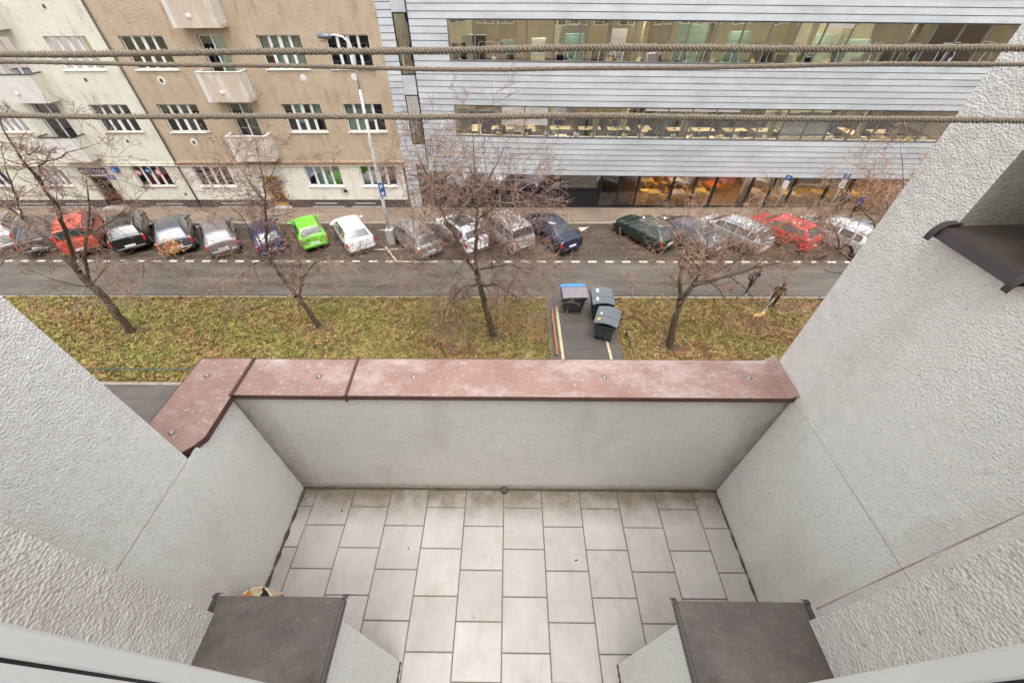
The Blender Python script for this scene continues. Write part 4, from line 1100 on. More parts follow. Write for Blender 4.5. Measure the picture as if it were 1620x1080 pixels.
# ---- furniture : desks, chairs, monitors on the office floors; tables and chairs in the cafe
def make_desk():
    r=empty('office_desk','pale wooden desk with a monitor position behind the ribbon windows','desk',group='desks behind the ribbon windows')
    mb=MB();mb.box(-.78,.78,-.4,.4,.71,.74,bev=.006);mb.build('tabletop',M['desk'],r)
    for x,y in ((-.72,-.34),(.72,-.34),(-.72,.34),(.72,.34)):
        mb=MB();mb.box(x-.025,x+.025,y-.025,y+.025,0,.71);mb.build('leg',M['grey_frame'],r)
    return r
def make_monitor():
    r=empty('computer_monitor','flat black monitor on an office desk','monitor',group='monitors on the office desks')
    mb=MB();mb.box(-.29,.29,-.02,.02,.14,.5,bev=.008);mb.build('screen',M['black_plastic'],r)
    mb=MB();mb.box(-.27,.27,-.023,-.0205,.165,.48);mb.build('display',M['screen'],r)
    mb=MB();mb.box(-.1,.1,-.08,.08,0,.012);mb.box(-.025,.025,.0,.03,.012,.16);mb.build('stand',M['black_plastic'],r)
    return r
def make_ochair():
    r=empty('office_chair','dark swivel chair at an office desk','chair',group='swivel chairs on the office floors')
    mb=MB();mb.box(-.24,.24,-.23,.23,.44,.5,bev=.02);mb.build('seat',M['chair_cloth'],r)
    mb=MB();mb.box(-.22,.22,.2,.25,.56,1.0,bev=.018);mb.box(-.03,.03,.2,.26,.44,.6);mb.build('backrest',M['chair_cloth'],r)
    mb=MB();mb.tube([(0,0,.06),(0,0,.44)],.03,8)
    for k in range(5):
        a=2*math.pi*k/5;mb.tube([(0,0,.08),(.28*math.cos(a),.28*math.sin(a),.05)],[.022,.015],6)
    mb.build('base',M['black_plastic'],r);return r
desk0=make_desk();mon0=make_monitor();och0=make_ochair()
first={'d':desk0,'m':mon0,'c':och0}
used=set()
def put(k,x,y,z,rz,label):
    o=first[k] if k not in used else copy_tree(first[k]);used.add(k)
    o.location=(x,y,z);o.rotation_euler=(0,0,rz);o['label']=label;return o
rf=random.Random(21)
fl={3.75:'lower ribbon window band',7.75:'upper ribbon window band'}
for zf in (3.75,7.75):
    x=-2.6
    while x<27.5:
        for y in ((28.2,30.4) if zf<5 else (28.3,)):
            xx=x+rf.uniform(-.15,.15);z=zf+sh(xx)
            rr=rf.choice([0,math.pi/2,0,math.pi])
            put('d',xx,y,z,rr,'pale wooden desk behind the %s'%fl[zf])
            put('m',xx-.25,y+.05,z+.742,rr+rf.uniform(-.4,.4),'flat black monitor on a desk behind the %s'%fl[zf])
            if rf.random()<.8:
                a=rr+math.pi+rf.uniform(-.5,.5);put('c',xx-.75*math.sin(rr)*-1,y-.75*math.cos(rr)*-1,z,rf.uniform(-1,1),'dark swivel chair behind the %s'%fl[zf])
        x+=2.05 if zf<5 else 2.9
# papers, folders, plants lined on the sills
for zf in (4.05,8.0):
    z1=(b2 if zf<5 else b1)[0]+.0
    for i in range(30 if zf<5 else 14):
        x=-2.9+i*(1.02 if zf<5 else 2.1)+rf.uniform(-.3,.3)
        if x>28:break
        mb=MB();y=yo(x)+.34
        if i%3==0:
            for k in range(9):
                a=rf.uniform(0,6.28);l=rf.uniform(.12,.3);mb.tube([(0,0,.12),(l*.6*math.cos(a),l*.6*math.sin(a),.18+l*.7),(l*math.cos(a),l*math.sin(a),.15+l*.6)],[.012,.03,.004],4)
            r=empty('potted_plant','small green potted plant on the %s sill'%('lower ribbon window' if zf<5 else 'upper ribbon window'),'plant',(x,y,z1-.02+sh(x)),group='plants on the office window sills')
            mb.build('foliage',M['plant'],r);mb=MB();mb.lathe([(.06,0),(.085,.13),(.07,.13)],(0,0,0),10);mb.build('pot',M['sign_white'],r)
        else:
            n=rf.randint(2,4)
            for k in range(n): mb.box(-.17+k*.09,-.1+k*.09,-.12,.12,0,rf.uniform(.16,.27))
            o=mb.build('box_files',M['paper'] if i%2 else M['desk']);o.location=(x,y,z1-.02+sh(x));o.rotation_euler[2]=rf.uniform(-.5,.5)
            tag(o,'row of %s box files standing on the %s sill'%('white' if i%2 else 'tan','lower ribbon window' if zf<5 else 'upper ribbon window'),'files','box files on the office window sills')
# shelf the plants and files stand on
mb=MB()
for z1 in (b2[0],b1[0]):
    for p,q in ((-3.45,2.3),(2.3,BX1)):
        v=[(p,yo(p)+.13,z1-.06),(q,yo(q)+.13,z1-.06),(q,yo(q)+.6,z1-.06),(p,yo(p)+.6,z1-.06),(p,yo(p)+.13,z1-.02),(q,yo(q)+.13,z1-.02),(q,yo(q)+.6,z1-.02),(p,yo(p)+.6,z1-.02)]
        mb.add([(x,y,z+sh(x)) for x,y,z in v],[(3,2,1,0),(4,5,6,7),(0,1,5,4),(1,2,6,5),(2,3,7,6),(3,0,4,7)])
mb.build('inner_sill',M['paper'],OF,world=True)
def make_ctable():
    r=empty('cafe_table','square wooden cafe table on crossed yellow legs','table',group='cafe tables behind the ground floor glass')
    mb=MB();mb.box(-.45,.45,-.4,.4,.72,.755,bev=.01);mb.build('tabletop',M['cafe_wood'],r)
    for y in (-.3,.3):
        for s in (-1,1):
            mb=MB();mb.obox((0,y+.02*s,.36),.5,.02,.03,0,0,0,s*R(44));mb.build('leg',M['cafe_wood'],r)
    return r
def make_cchair():
    r=empty('cafe_chair','yellow wooden folding chair beside a cafe table','chair',group='folding chairs behind the ground floor glass')
    mb=MB();mb.box(-.2,.2,-.2,.2,.44,.465,bev=.006);mb.build('seat',M['cafe_wood'],r)
    mb=MB()
    for z in (.62,.74,.86): mb.box(-.2,.2,.2,.22,z,z+.07)
    mb.build('backrest',M['cafe_wood'],r)
    for x in (-.2,.2):
        mb=MB();mb.obox((x,0,.24),.015,.3,.02,0,R(50));mb.build('leg',M['cafe_wood'],r)
        mb=MB();mb.tube([(x,-.2,.02),(x,.21,.5),(x,.22,.93)],.016,6);mb.build('leg',M['cafe_wood'],r)
    return r
ct=make_ctable();cc=make_cchair();cu=[0,0]
for i,(x,y) in enumerate(((10.6,28.5),(12.5,28.55),(14.2,28.8),(10.7,30.6),(12.9,30.8),(15.6,30.2),(18.3,28.9),(20.6,28.6),(23.0,28.8),(25.4,28.7),(19.5,31.2))):
    o=ct if cu[0]==0 else copy_tree(ct);cu[0]=1;o.location=(x,y,.05+sh(x))
    for dx,rz in ((-.75,R(90)),(.75,R(-90))):
        c=cc if cu[1]==0 else copy_tree(cc);cu[1]=1;c.location=(x+dx,y+.05,.05+sh(x));c.rotation_euler[2]=rz+rf.uniform(-.3,.3)
for x,y,m,lab in ((12.5,28.55,'cloth_pink','pale pink cloth draped over the cafe table in the middle of the glass front'),(15.6,30.2,'cloth_orange','orange cloth draped over the cafe table next to the round column'),(18.3,28.9,'cloth_pink','pale cloth over the cafe table right of the round column')):
    mb=MB();n=10;V=[]
    for j in range(n+1):
        for i in range(n+1):
            u=(i/n-.5)*1.3;w=(j/n-.5)*1.15;ex=max(0,abs(u)-.46);ey=max(0,abs(w)-.41);d=math.hypot(ex,ey)
            V.append((max(-.475,min(.475,u)),max(-.425,min(.425,w)),.765-d-.012*math.sin(u*14)*(d>0)))
    mb.add(V,[(j*(n+1)+i,j*(n+1)+i+1,(j+1)*(n+1)+i+1,(j+1)*(n+1)+i) for j in range(n) for i in range(n)])
    o=mb.build('tablecloth',M[m],smooth=True);o.location=(x,y,.05+sh(x));tag(o,lab,'tablecloth')
for k in range(3):
    mb=MB();mb.box(-.26,.26,-.2,.2,.0,.36,0,.01)
    mb.box(-.22,.22,-.204,-.2,.05,.31,1)
    o=mb.build('crate',[M['crate_wood'],M['cafe_wood']]);o.location=(9.72+.05*k,27.85+.22*k,.05+sh(9.7)+.37*k if k else .05+sh(9.7))
    if k: o.location=(9.72+.02*k,27.86+.03*k,.05+sh(9.7)+.363*k)
    tag(o,'%s pale wooden crate of the stack just inside the cafe glass'%(['lowest','middle','topmost'][k]),'crate')
# ---------- lamp post
L=empty('street_lamp','tall white street lamp on a pale concrete block between the parked cars','lamp post',(-7.6,22.2,0))
mb=MB();mb.box(-.24,.24,-.24,.24,0,1.05,bev=.04);mb.build('base_block',M['concrete'],L)
mb=MB();mb.tube([(0,0,1.0),(.02,0,2.5),(.1,0,6.2),(.12,0,6.25),(.17,0,8.5)],[.10,.095,.085,.065,.06],12)
mb.tube([(.17,0,8.5),(.27,0,9.85),(.2,0,10.3),(-.05,-.02,10.55),(-.4,-.04,10.62),(-.62,-.06,10.6)],[.06,.05,.045,.045,.04,.04],10)
mb.build('pole',M['pole_white'],L,smooth=True)
mb=MB();mb.ell((-.86,-.08,10.58),.34,.17,.13,16);mb.build('lamp_head',M['lamp_grey'],L,smooth=True)
mb=MB();mb.ell((-.95,-.08,10.47),.2,.13,.1,14);mb.build('lamp_glass',M['lamp_glass'],L,smooth=True)
P=empty('parking_sign','blue upright parking plate clamped to the white lamp post','sign',(-7.42,22.05,3.17))
mb=MB();mb.box(-.17,.17,-.02,.02,0,.8,bev=.01);mb.build('plate',M['sign_blue'],P)
text('P',.36,(0,-.025,.55),M['sign_white'],P,name='lettering');mb=MB();mb.lathe([(.09,-.021),(.09,-.025),(.05,-.0255)],(0,0,.2),16,0,'Y');mb.box(-.1,.1,-.025,-.0205,.05,.075);mb.build('pictogram',M['sign_white'],P)
mb=MB();mb.box(-.05,.05,.02,.07,.2,.24);mb.box(-.05,.05,.02,.07,.6,.64);mb.build('clamp',M['zinc_bolt'],P)
for x,y,h,lab in ((18.7,26.5,2.7,'blue and white parking signs on a thin grey post left of the two pedestrians'),(22.05,25.95,3.0,'blue and white parking signs on a grey post next to the two pedestrians')):
    q=empty('sign_post',lab,'sign',(x,y,0))
    mb=MB();mb.tube([(0,0,0),(0,0,h)],.03,8);mb.build('post',M['pole_white'],q,smooth=True)
    q.rotation_euler[2]=R(-48);mb=MB();mb.box(-.17,.17,-.05,-.03,h-.38,h-.06,bev=.006);mb.build('sign_plate',M['sign_blue'],q)
    text('P',.26,(0,-.055,h-.22),M['sign_white'],q)
    mb=MB();mb.box(-.17,.17,-.05,-.03,h-.98,h-.42,bev=.006);mb.build('sign_plate',M['sign_white'],q)
# ================================================================ CARS
def catm(a,b,c,d,t):
    return .5*((2*b)+(-a+c)*t+(2*a-5*b+4*c-d)*t*t+(-a+3*b-3*c+d)*t**3)
TYPES={}
# stations: y, half width factor, z bottom, belt z, top z, roof half-width factor
TYPES['hatch']=dict(L=4.05,W=1.74,H=1.46,st=[(0,.80,.40,.55,.60,.74),(.05,.93,.30,.78,.86,.86),(.13,.97,.24,.90,.99,.80),(.52,.99,.2,.93,1.34,.70),(.75,1,.2,.94,1.43,.68),(1.4,1,.2,.94,1.46,.68),(2.1,1,.2,.93,1.43,.68),(2.45,1,.2,.92,1.33,.69),(3.1,.99,.2,.90,.97,.80),(3.6,.97,.22,.80,.88,.80),(3.9,.91,.26,.66,.74,.78),(4.05,.78,.34,.46,.52,.68)],
  rg=(2.05,3.15),ws=(7.05,7.95),sw=[(3.35,4.3),(4.4,5.7),(5.8,7.3)],rw=.75,fw=3.28,rr=.31)
TYPES['small']=dict(L=3.55,W=1.62,H=1.47,st=[(0,.80,.40,.55,.60,.74),(.05,.93,.30,.80,.88,.86),(.12,.97,.24,.92,1.0,.80),(.42,.99,.2,.95,1.34,.70),(.6,1,.2,.96,1.44,.68),(1.2,1,.2,.96,1.48,.68),(1.8,1,.2,.95,1.44,.68),(2.1,1,.2,.94,1.36,.69),(2.75,.99,.2,.92,1.0,.80),(3.2,.97,.22,.80,.90,.80),(3.45,.91,.26,.66,.74,.78),(3.55,.78,.34,.46,.52,.68)],
  rg=(2.05,3.15),ws=(7.05,7.95),sw=[(3.4,4.4),(4.5,5.7),(5.8,7.3)],rw=.62,fw=2.95,rr=.29)
TYPES['sedan']=dict(L=4.65,W=1.79,H=1.45,st=[(0,.82,.38,.55,.62,.76),(.05,.93,.30,.82,.92,.86),(.14,.97,.25,.92,1.03,.82),(.62,.99,.2,.93,1.07,.80),(1.25,1,.2,.94,1.37,.68),(1.55,1,.2,.94,1.42,.66),(2.1,1,.2,.94,1.45,.66),(2.7,1,.2,.93,1.41,.67),(3.0,1,.2,.92,1.33,.68),(3.65,.99,.2,.89,.98,.80),(4.2,.96,.22,.78,.86,.80),(4.5,.9,.26,.66,.74,.78),(4.65,.78,.34,.46,.52,.68)],
  rg=(3.08,4.2),ws=(8.05,8.95),sw=[(4.15,4.9),(5.0,6.2),(6.3,8.3)],rw=.95,fw=3.7,rr=.32)
TYPES['wagon']=dict(L=4.6,W=1.78,H=1.47,st=[(0,.82,.38,.55,.62,.76),(.05,.93,.30,.80,.90,.86),(.13,.97,.24,.92,1.0,.82),(.48,.99,.2,.94,1.36,.72),(.68,1,.2,.94,1.44,.70),(1.6,1,.2,.94,1.48,.70),(2.6,1,.2,.93,1.44,.69),(2.95,1,.2,.92,1.34,.69),(3.6,.99,.2,.90,.98,.80),(4.15,.97,.22,.80,.88,.80),(4.45,.91,.26,.66,.74,.78),(4.6,.78,.34,.46,.52,.68)],
  rg=(2.05,3.15),ws=(7.05,7.95),sw=[(3.25,4.3),(4.4,5.1),(5.2,5.95),(6.02,7.3)],rw=.85,fw=3.7,rr=.32,rails=True)
TYPES['suv']=dict(L=4.45,W=1.84,H=1.64,st=[(0,.84,.42,.62,.68,.78),(.05,.95,.34,.92,1.02,.86),(.13,.98,.28,1.04,1.13,.84),(.48,1,.26,1.05,1.50,.74),(.68,1,.26,1.05,1.60,.72),(1.5,1,.26,1.05,1.65,.72),(2.4,1,.26,1.04,1.60,.72),(2.75,1,.26,1.03,1.50,.72),(3.4,.99,.26,1.0,1.10,.82),(4.0,.97,.28,.92,1.0,.82),(4.3,.92,.3,.76,.84,.8),(4.45,.8,.38,.54,.6,.7)],
  rg=(2.05,3.1),ws=(7.05,7.95),sw=[(3.3,4.3),(4.4,5.2),(5.3,7.3)],rw=.85,fw=3.5,rr=.35,rails=True)
TYPES['van']=dict(L=4.35,W=1.8,H=1.8,st=[(0,.84,.40,.60,.66,.80),(.04,.95,.32,.95,1.05,.90),(.09,.98,.26,1.04,1.16,.88),(.24,1,.24,1.05,1.68,.80),(.42,1,.24,1.05,1.77,.78),(1.6,1,.24,1.05,1.82,.78),(2.6,1,.24,1.04,1.77,.77),(2.95,1,.24,1.02,1.64,.77),(3.55,.99,.24,1.0,1.10,.82),(4.0,.96,.26,.88,.96,.80),(4.25,.9,.3,.70,.78,.78),(4.35,.8,.36,.5,.56,.68)],
  rg=(2.1,3.1),ws=(7.05,7.95),sw=[(3.4,4.5),(4.6,5.3),(5.4,7.3)],rw=.75,fw=3.5,rr=.31,rails=True)
def make_car(kind,colour,label,loc,deg,metal=.35,rear_w=True,plate=True,rim='rim',group=None,cat='car',name='parked_car',scale=1,roofglass=False,tail='tail_red',dy=0):
    T=TYPES[kind];hw=T['W']/2;st=T['st']
    root=empty(name,label,cat,loc,R(deg),group)
    if scale!=1: root.scale=(scale,)*3
    n=len(st)
    def sta(s):
        s=max(0,min(n-1.0001,s));i=int(s);t=s-i
        p=[st[max(0,min(n-1,k))] for k in (i-1,i,i+1,i+2)]
        lin=[p[1][k]+(p[2][k]-p[1][k])*t for k in range(6)]
        cm=[catm(*(q[k] for q in p),t) for k in range(6)]
        r=[lin[k]*.45+cm[k]*.55 for k in range(6)];return r
    def ring(s):
        y,w,zb,be,tp,wr=sta(s);w*=hw;wr=min(wr*hw,w*.93)
        return [(0,zb),(w*.86,zb),(w*.965,zb+.10),(w*1.0,zb+(be-zb)*.55),(w*.97,be),(wr,tp-.055),(wr-.10,tp-.012),(0,tp+.018)],y
    def surf(s,t):
        sg=1
        if t>7: t=14-t;sg=-1
        P,y=ring(s);i=min(6,int(t));f=t-i
        if 0: pass
        a=P[max(0,i-1)];b=P[i];c=P[i+1];d=P[min(7,i+2)]
        lx=b[0]+(c[0]-b[0])*f;lz=b[1]+(c[1]-b[1])*f
        if i>=2:
            cx=catm(a[0],b[0],c[0],d[0] if i<6 else -b[0],f);cz=catm(a[1],b[1],c[1],d[1] if i<6 else b[1],f);lx=lx*.5+cx*.5;lz=lz*.5+cz*.5
        return Vector((sg*max(0,lx),y,lz))
    def nrm(s,t):
        e=.02;a=surf(min(s+e,n-1.001),t)-surf(max(s-e,0),t);b=surf(s,t+e)-surf(s,t-e)
        v=b.cross(a)
        if v.length<1e-9:return Vector((0,0,1))
        v.normalize();c=surf(s,t);cen=Vector((0,c.y,.75))
        if v.dot(c-cen)<0:v=-v
        return v
    # body shell with wheel arches left open
    ts=[0,1,1.5,2,2.3,2.6,2.9,3.2,3.5,3.75,4,4.25,4.5,4.75,5,5.3,5.6,6,6.5,7];ts=ts+[14-t for t in ts[-2::-1]][:-1]
    ns=84;V=[];F=[]
    ss=[ (n-1.001)*i/ns for i in range(ns+1)]
    for s in ss:
        for t in ts: V.append(tuple(surf(s,t)))
    m=len(ts);rr=T['rr']
    for i in range(ns):
        for j in range(m):
            a=i*m+j;b=i*m+(j+1)%m
            q=[a,b,b+m,a+m];c=sum((Vector(V[k]) for k in q),Vector())/4
            cut=any(abs(c.x)>hw*.62 and math.hypot(c.y-wy,c.z-rr)<rr*1.13 for wy in (T['rw'],T['fw']))
            if not cut:F.append(q)
    mb=MB();mb.add(V,F);mb.add([V[k] for k in range(m)],[tuple(range(m))]);mb.add([V[ns*m+k] for k in range(m)],[tuple(range(m))])
    pm=paint(colour,metal=metal)
    def patch(mb,s0,s1,t0,t1,off,mi=0,ns_=8,nt=6,trim=None):
        vs=[];fs=[]
        for i in range(ns_+1):
            for j in range(nt+1):
                s=s0+(s1-s0)*i/ns_;t=t0+(t1-t0)*j/nt
                if trim:s,t=trim(i/ns_,j/nt)
                vs.append(tuple(surf(s,t)+nrm(s,t)*off))
        for i in range(ns_):
            for j in range(nt):
                a=i*(nt+1)+j;fs.append((a,a+1,a+nt+2,a+nt+1))
        mb.add(vs,fs,mi)
    # panel gaps
    for s in [T['sw'][k][0]-.05 for k in range(1,len(T['sw']))]+[T['ws'][1]-.35]:
        s=min(s,n-1.2)
        for t0,t1 in ((2.2,4.05),(9.95,11.8)): patch(mb,s,s+.02,t0,t1,.003,1,1,8)
    for s in (T['rg'][0]-.9,): patch(mb,s,s+.03,4.6,9.4,.003,1,1,12)
    patch(mb,T['ws'][1]+.12,T['ws'][1]+.17,4.4,9.6,.003,1,1,14)
    body=mb.build('body',[pm,M['trim']],root,smooth=True)
    # wheel wells
    mb=MB()
    for wy in (T['rw'],T['fw']): mb.box(-hw*.86,hw*.86,wy-rr*1.05,wy+rr*1.05,.22,.72)
    mb.box(-hw*.8,hw*.8,.3,T['L']-.35,.2,.4)
    mb.build('underbody',M['wheelwell'],root)
    # glass
    mb=MB();patch(mb,T['rg'][0]+.12,T['rg'][1]-.08,5.75,8.25,.006,0,10,14);mb.build('rear_window',M['car_glass'],root,smooth=True)
    mb=MB();patch(mb,T['ws'][0]+.1,T['ws'][1]-.05,5.75,8.25,.006,0,10,14);mb.build('windshield',M['car_glass'],root,smooth=True)
    for sg in (0,1):
        for a,b in T['sw']:
            mb=MB()
            if sg==0: patch(mb,a,b,4.14,4.82,.006,0,8,5)
            else: patch(mb,a,b,9.18,9.86,.006,0,8,5)
            mb.build('side_window',M['car_glass'],root,smooth=True)
    if roofglass:
        mb=MB();patch(mb,4.5,6.2,5.95,8.05,.006,0,8,10);mb.build('roof_window',M['car_glass'],root,smooth=True)
    if T.get('rails') :
        for t in (5.35,8.65):
            mb=MB();P=[tuple(surf(3.5+3.2*i/12,t)+Vector((0,0,.045 if 0<i<12 else .0))) for i in range(13)];mb.tube(P,.018,6);mb.build('roof_rail',M['chrome'],root,smooth=True)
    # lights, bumper strip, plates
    for t0,t1 in ((3.0,4.7),(9.3,11.0)):
        mb=MB();patch(mb,.45,1.95,t0+(.35 if t0<7 else 0),t1-(0 if t0<7 else .35),.014,0,6,6);mb.build('tail_light',M[tail],root,smooth=True)
        mb=MB();patch(mb,n-2.6,n-1.5,t0+.5 if t0<7 else t0+.1,t1-.1 if t0<7 else t1-.5,.012,0,5,5);mb.build('headlight',M['headlight'],root,smooth=True)
    mb=MB();w=hw*.78
    mb.box(-w,w,-.028,.06,.36,.50,0,.02);mb.build('bumper',pm if kind!='van' else M['trim'],root)
    mb=MB();w=hw*.74;L_=T['L'];mb.box(-w,w,L_-.07,L_+.02,.3,.44,0,.02);mb.build('bumper',M['trim'],root)
    if plate:
        mb=MB();zp=.60 if kind!='sedan' else .62
        P=[(-.26,-.005,zp-.06),(.26,-.005,zp-.06),(.26,.012,zp+.06),(-.26,.012,zp+.06)]
        mb.add(P+[(x,y-.012,z) for x,y,z in P],[(0,1,2,3),(7,6,5,4),(0,4,5,1),(1,5,6,2),(2,6,7,3),(3,7,4,0)]);mb.build('number_plate',M['plate'],root)
    # mirrors
    for sx in (-1,1):
        p=surf(T['ws'][1]-.42,4 if sx>0 else 10)
        mb=MB();mb.ell((p.x+sx*.09,p.y,p.z+.08),.11,.07,.08,10);mb.build('mirror',pm,root,smooth=True)
    # wheels
    for sx in (-1,1):
        for wy in (T['rw'],T['fw']):
            mb=MB();x=sx*(hw-.11)
            pr=[(rr*.62,-.1),(rr*.9,-.105),(rr,-.075),(rr,.075),(rr*.9,.105),(rr*.62,.1)]
            mb.lathe(pr,(x,wy,rr),22,0,'X');wh=mb.build('wheel',M['tyre'],root,smooth=False)
            mb=MB();xo=x+sx*.1
            mb.lathe([(rr*.64,-.01),(rr*.64,.012),(rr*.58,.005)],(xo,wy,rr),20,0,'X');mb.lathe([(rr*.18,-.01),(rr*.15,.02)],(xo,wy,rr),12,0,'X')
            for k in range(5):
                a=2*math.pi*k/5+.3;c=(xo,wy+rr*.37*math.cos(a),rr+rr*.37*math.sin(a))
                mb.obox(c,.012,rr*.25,rr*.085,0,a)
            mb.build('rim',M[rim],wh)
    return root
H=35
def at(cx,cy,deg,off=0):  # rear centre given at light height; shift back slightly so rear face sits there
    return (cx,cy,-.008)
cars=[
 ('suv',(206,206,206),'silver car at the extreme left edge with its red tail light behind the branches',(-31.75,20.8),35,{}),
 ('sedan',(78,74,80),'dark grey car with pale rear glass between the leftmost silver car and the red one',(-28.9,20.5),35,{}),
 ('van',(206,66,48),'bright red boxy car behind the leftmost tree',(-26.1,20.35),35,dict(metal=.05)),
 ('suv',(34,30,32),'black car between the red boxy car and the charcoal hatchback',(-23.35,20.75),35,{}),
 ('hatch',(86,90,98),'charcoal grey hatchback with clear sight of its roof, third car left of the green one',(-20.3,20.55),35,dict(scale=1.08)),
 ('hatch',(128,122,126),'dusty mid grey hatchback directly left of the navy hatchback',(-17.4,20.45),35,{}),
 ('hatch',(38,42,96),'dark blue hatchback directly left of the lime green car',(-14.35,20.4),35,{}),
 ('small',(112,208,46),'small lime green hatchback',(-12.05,21.1),33,dict(metal=.0,tail='tail_amber')),
 ('hatch',(232,230,230),'white hatchback with wide dark rear glass just left of the lamp post block',(-9.05,20.75),33,dict(metal=.0)),
 ('wagon',(150,142,140),'dusty grey estate car right of the lamp post block',(-4.7,20.35),39,{}),
 ('suv',(232,230,230),'white crossover with black roof window behind the middle tree',(-1.95,20.9),36,dict(metal=.0,roofglass=True,scale=.97)),
 ('van',(190,182,180),'pale silver high roofed van beside the navy saloon',(.85,20.85),34,dict(metal=.3)),
 ('sedan',(30,36,66),'navy blue saloon parked at the left edge of the empty bay',(3.8,20.95),33,{}),
 ('hatch',(44,66,60),'dark green hatchback parked at the right edge of the empty bay',(9.75,21.2),36,dict(rim='rim_dark')),
 ('sedan',(92,90,96),'dark grey car mostly hidden by twigs between the green hatchback and the silver estate',(12.45,20.6),36,dict(scale=1.02)),
 ('wagon',(188,192,194),'silver estate car with roof rails left of the bright red car',(15.45,20.85),34,{}),
 ('hatch',(224,40,44),'bright red hatchback at the right between two silver cars',(18.5,21.1),34,dict(metal=.0,scale=1.05)),
 ('wagon',(206,206,208),'pale silver estate car farthest right beside the balcony wall',(21.6,20.7),34,{}),
 ('hatch',(128,136,146),'grey blue car at the far right hidden behind the balcony wall',(24.8,20.7),34,{}),
]
for kind,c,lab,(x,y),deg,kw in cars:
    if x<-8: y+=.16;kw['scale']=kw.get('scale',1)*1.03
    make_car(kind,c,lab,(x,y,-.008),deg,group='cars parked slantwise along the opposite pavement',**kw)
# ================================================================ BINS
def make_bin(loc,deg,label,lid,lid2=None,stickers=()):
    r=empty('wheeled_bin',label,'bin',loc,R(deg),'large wheeled rubbish bins on the driveway');r.scale=(.93,1,.97)
    # tub, tapering downward: top 1.30 x 1.02, bottom 1.05 x .72
    mb=MB();n=12;rings=[]
    def rr(hx,hy,z,c):
        pts=[]
        for sx,sy,a0 in ((1,1,0),(-1,1,90),(-1,-1,180),(1,-1,270)):
            for k in range(4):
                a=R(a0+30*k);pts.append((sx*(hx-c)+c*math.cos(a),sy*(hy-c)+c*math.sin(a),z))
        return pts
    sec=[rr(.50,.34,.2,.08),rr(.53,.37,.24,.08),rr(.60,.46,1.0,.09),rr(.66,.50,1.02,.09),rr(.66,.50,1.1,.09)]
    V=[p for s in sec for p in s];m=16
    F=[(i*m+j,i*m+(j+1)%m,(i+1)*m+(j+1)%m,(i+1)*m+j) for i in range(len(sec)-1) for j in range(m)]+[tuple(range(m))]
    mb.add(V,F)
    for x in (-.35,0,.35):
        mb.obox((x,-.445,.62),.02,.02,.34,0,R(7))
    tub=mb.build('tub',M['bin_grey'],r)
    # rounded lid: slopes toward front
    def lidpart(y0,y1,mat,name,zoff=0):
        mb=MB();V=[];F=[];ny=10;nx=12
        for j in range(ny+1):
            y=y0+(y1-y0)*j/ny
            for i in range(nx+1):
                x=-.68+1.36*i/nx
                t=(y+.54)/1.08
                z=1.12+.20*math.sin(math.pi*(.12+.75*t))+.03*(1-(2*i/nx-1)**4)+zoff
                V.append((x,y,z))
        for j in range(ny):
            for i in range(nx):
                a=j*(nx+1)+i;F.append((a,a+1,a+nx+2,a+nx+1))
        mb.add(V,F)
        # skirt
        ed=[(V[i]) for i in range(nx+1)]
        per=[i for i in range(nx+1)]+[j*(nx+1)+nx for j in range(1,ny+1)]+[ny*(nx+1)+i for i in range(nx-1,-1,-1)]+[j*(nx+1) for j in range(ny-1,0,-1)]
        b=[V[k] for k in per];c=[(x*1.0,y,z-.07) for x,y,z in b];q=len(b)
        mb.add(b+c,[(i,(i+1)%q,q+(i+1)%q,q+i) for i in range(q)])
        return mb.build(name,mat,r,smooth=False)
    if lid2: lidpart(-.54,.22,lid,'lid',.0);lidpart(.2,.56,lid2,'lid',.03)
    else:
        lo=lidpart(-.54,.54,lid,'lid')
        mb=MB()
        for x in (-.18,.22): mb.box(x,x+.015,-.5,.5,1.3,1.335) if 0 else None
        for j in range(10):
            y=-.52+1.04*j/10;t=(y+.52)/1.08;t2=(y+.104+.52)/1.08
            z=1.12+.20*math.sin(math.pi*(.12+.75*(y+.54)/1.08))+.033;z2=1.12+.20*math.sin(math.pi*(.12+.75*(y+.104+.54)/1.08))+.033
            mb.add([(.16,y,z),(.2,y,z),(.2,y+.104,z2),(.16,y+.104,z2)],[(0,1,2,3)])
        mb.build('lid_rib',M['bin_grey'],lo)
    for x in (-.5,-.17,.17,.5):
        mb=MB();mb.box(x-.04,x+.04,.5,.62,1.12,1.19,bev=.01);mb.build('hinge',M['black_plastic'],r)
    mb=MB();mb.tube([(-.62,-.56,1.08),(.62,-.56,1.08)],.018,8);mb.build('handle',M['black_plastic'],r,smooth=True)
    for sx in (-1,1):
        mb=MB();mb.tube([(sx*.66,0,.98),(sx*.73,0,.98)],.03,8);mb.build('trunnion',M['black_plastic'],r)
        for sy in (-1,1):
            mb=MB();mb.lathe([(.09,-.025),(.1,-.02),(.1,.02),(.09,.025)],(sx*.42,sy*.28,.1),14,0,'X');mb.box(sx*.42-.04,sx*.42+.04,sy*.28-.03,sy*.28+.03,.1,.23);mb.build('wheel',M['tyre'],r)
    for x,y,w,h,m in stickers:
        mb=MB();z=1.12+.20*math.sin(math.pi*(.12+.75*(y+.54)/1.08))+.042;z2=1.12+.20*math.sin(math.pi*(.12+.75*(y+h+.54)/1.08))+.042
        mb.quad((x,y,z),(x+w,y,z),(x+w,y+h,z2),(x,y+h,z2));mb.build('sticker',M[m],r)
    return r
make_bin((3.20,15.66,0),3,'big bin with pale dirty lid and blue rear lid on the left of the driveway',M['bin_lid_dirty'],M['bin_blue'])
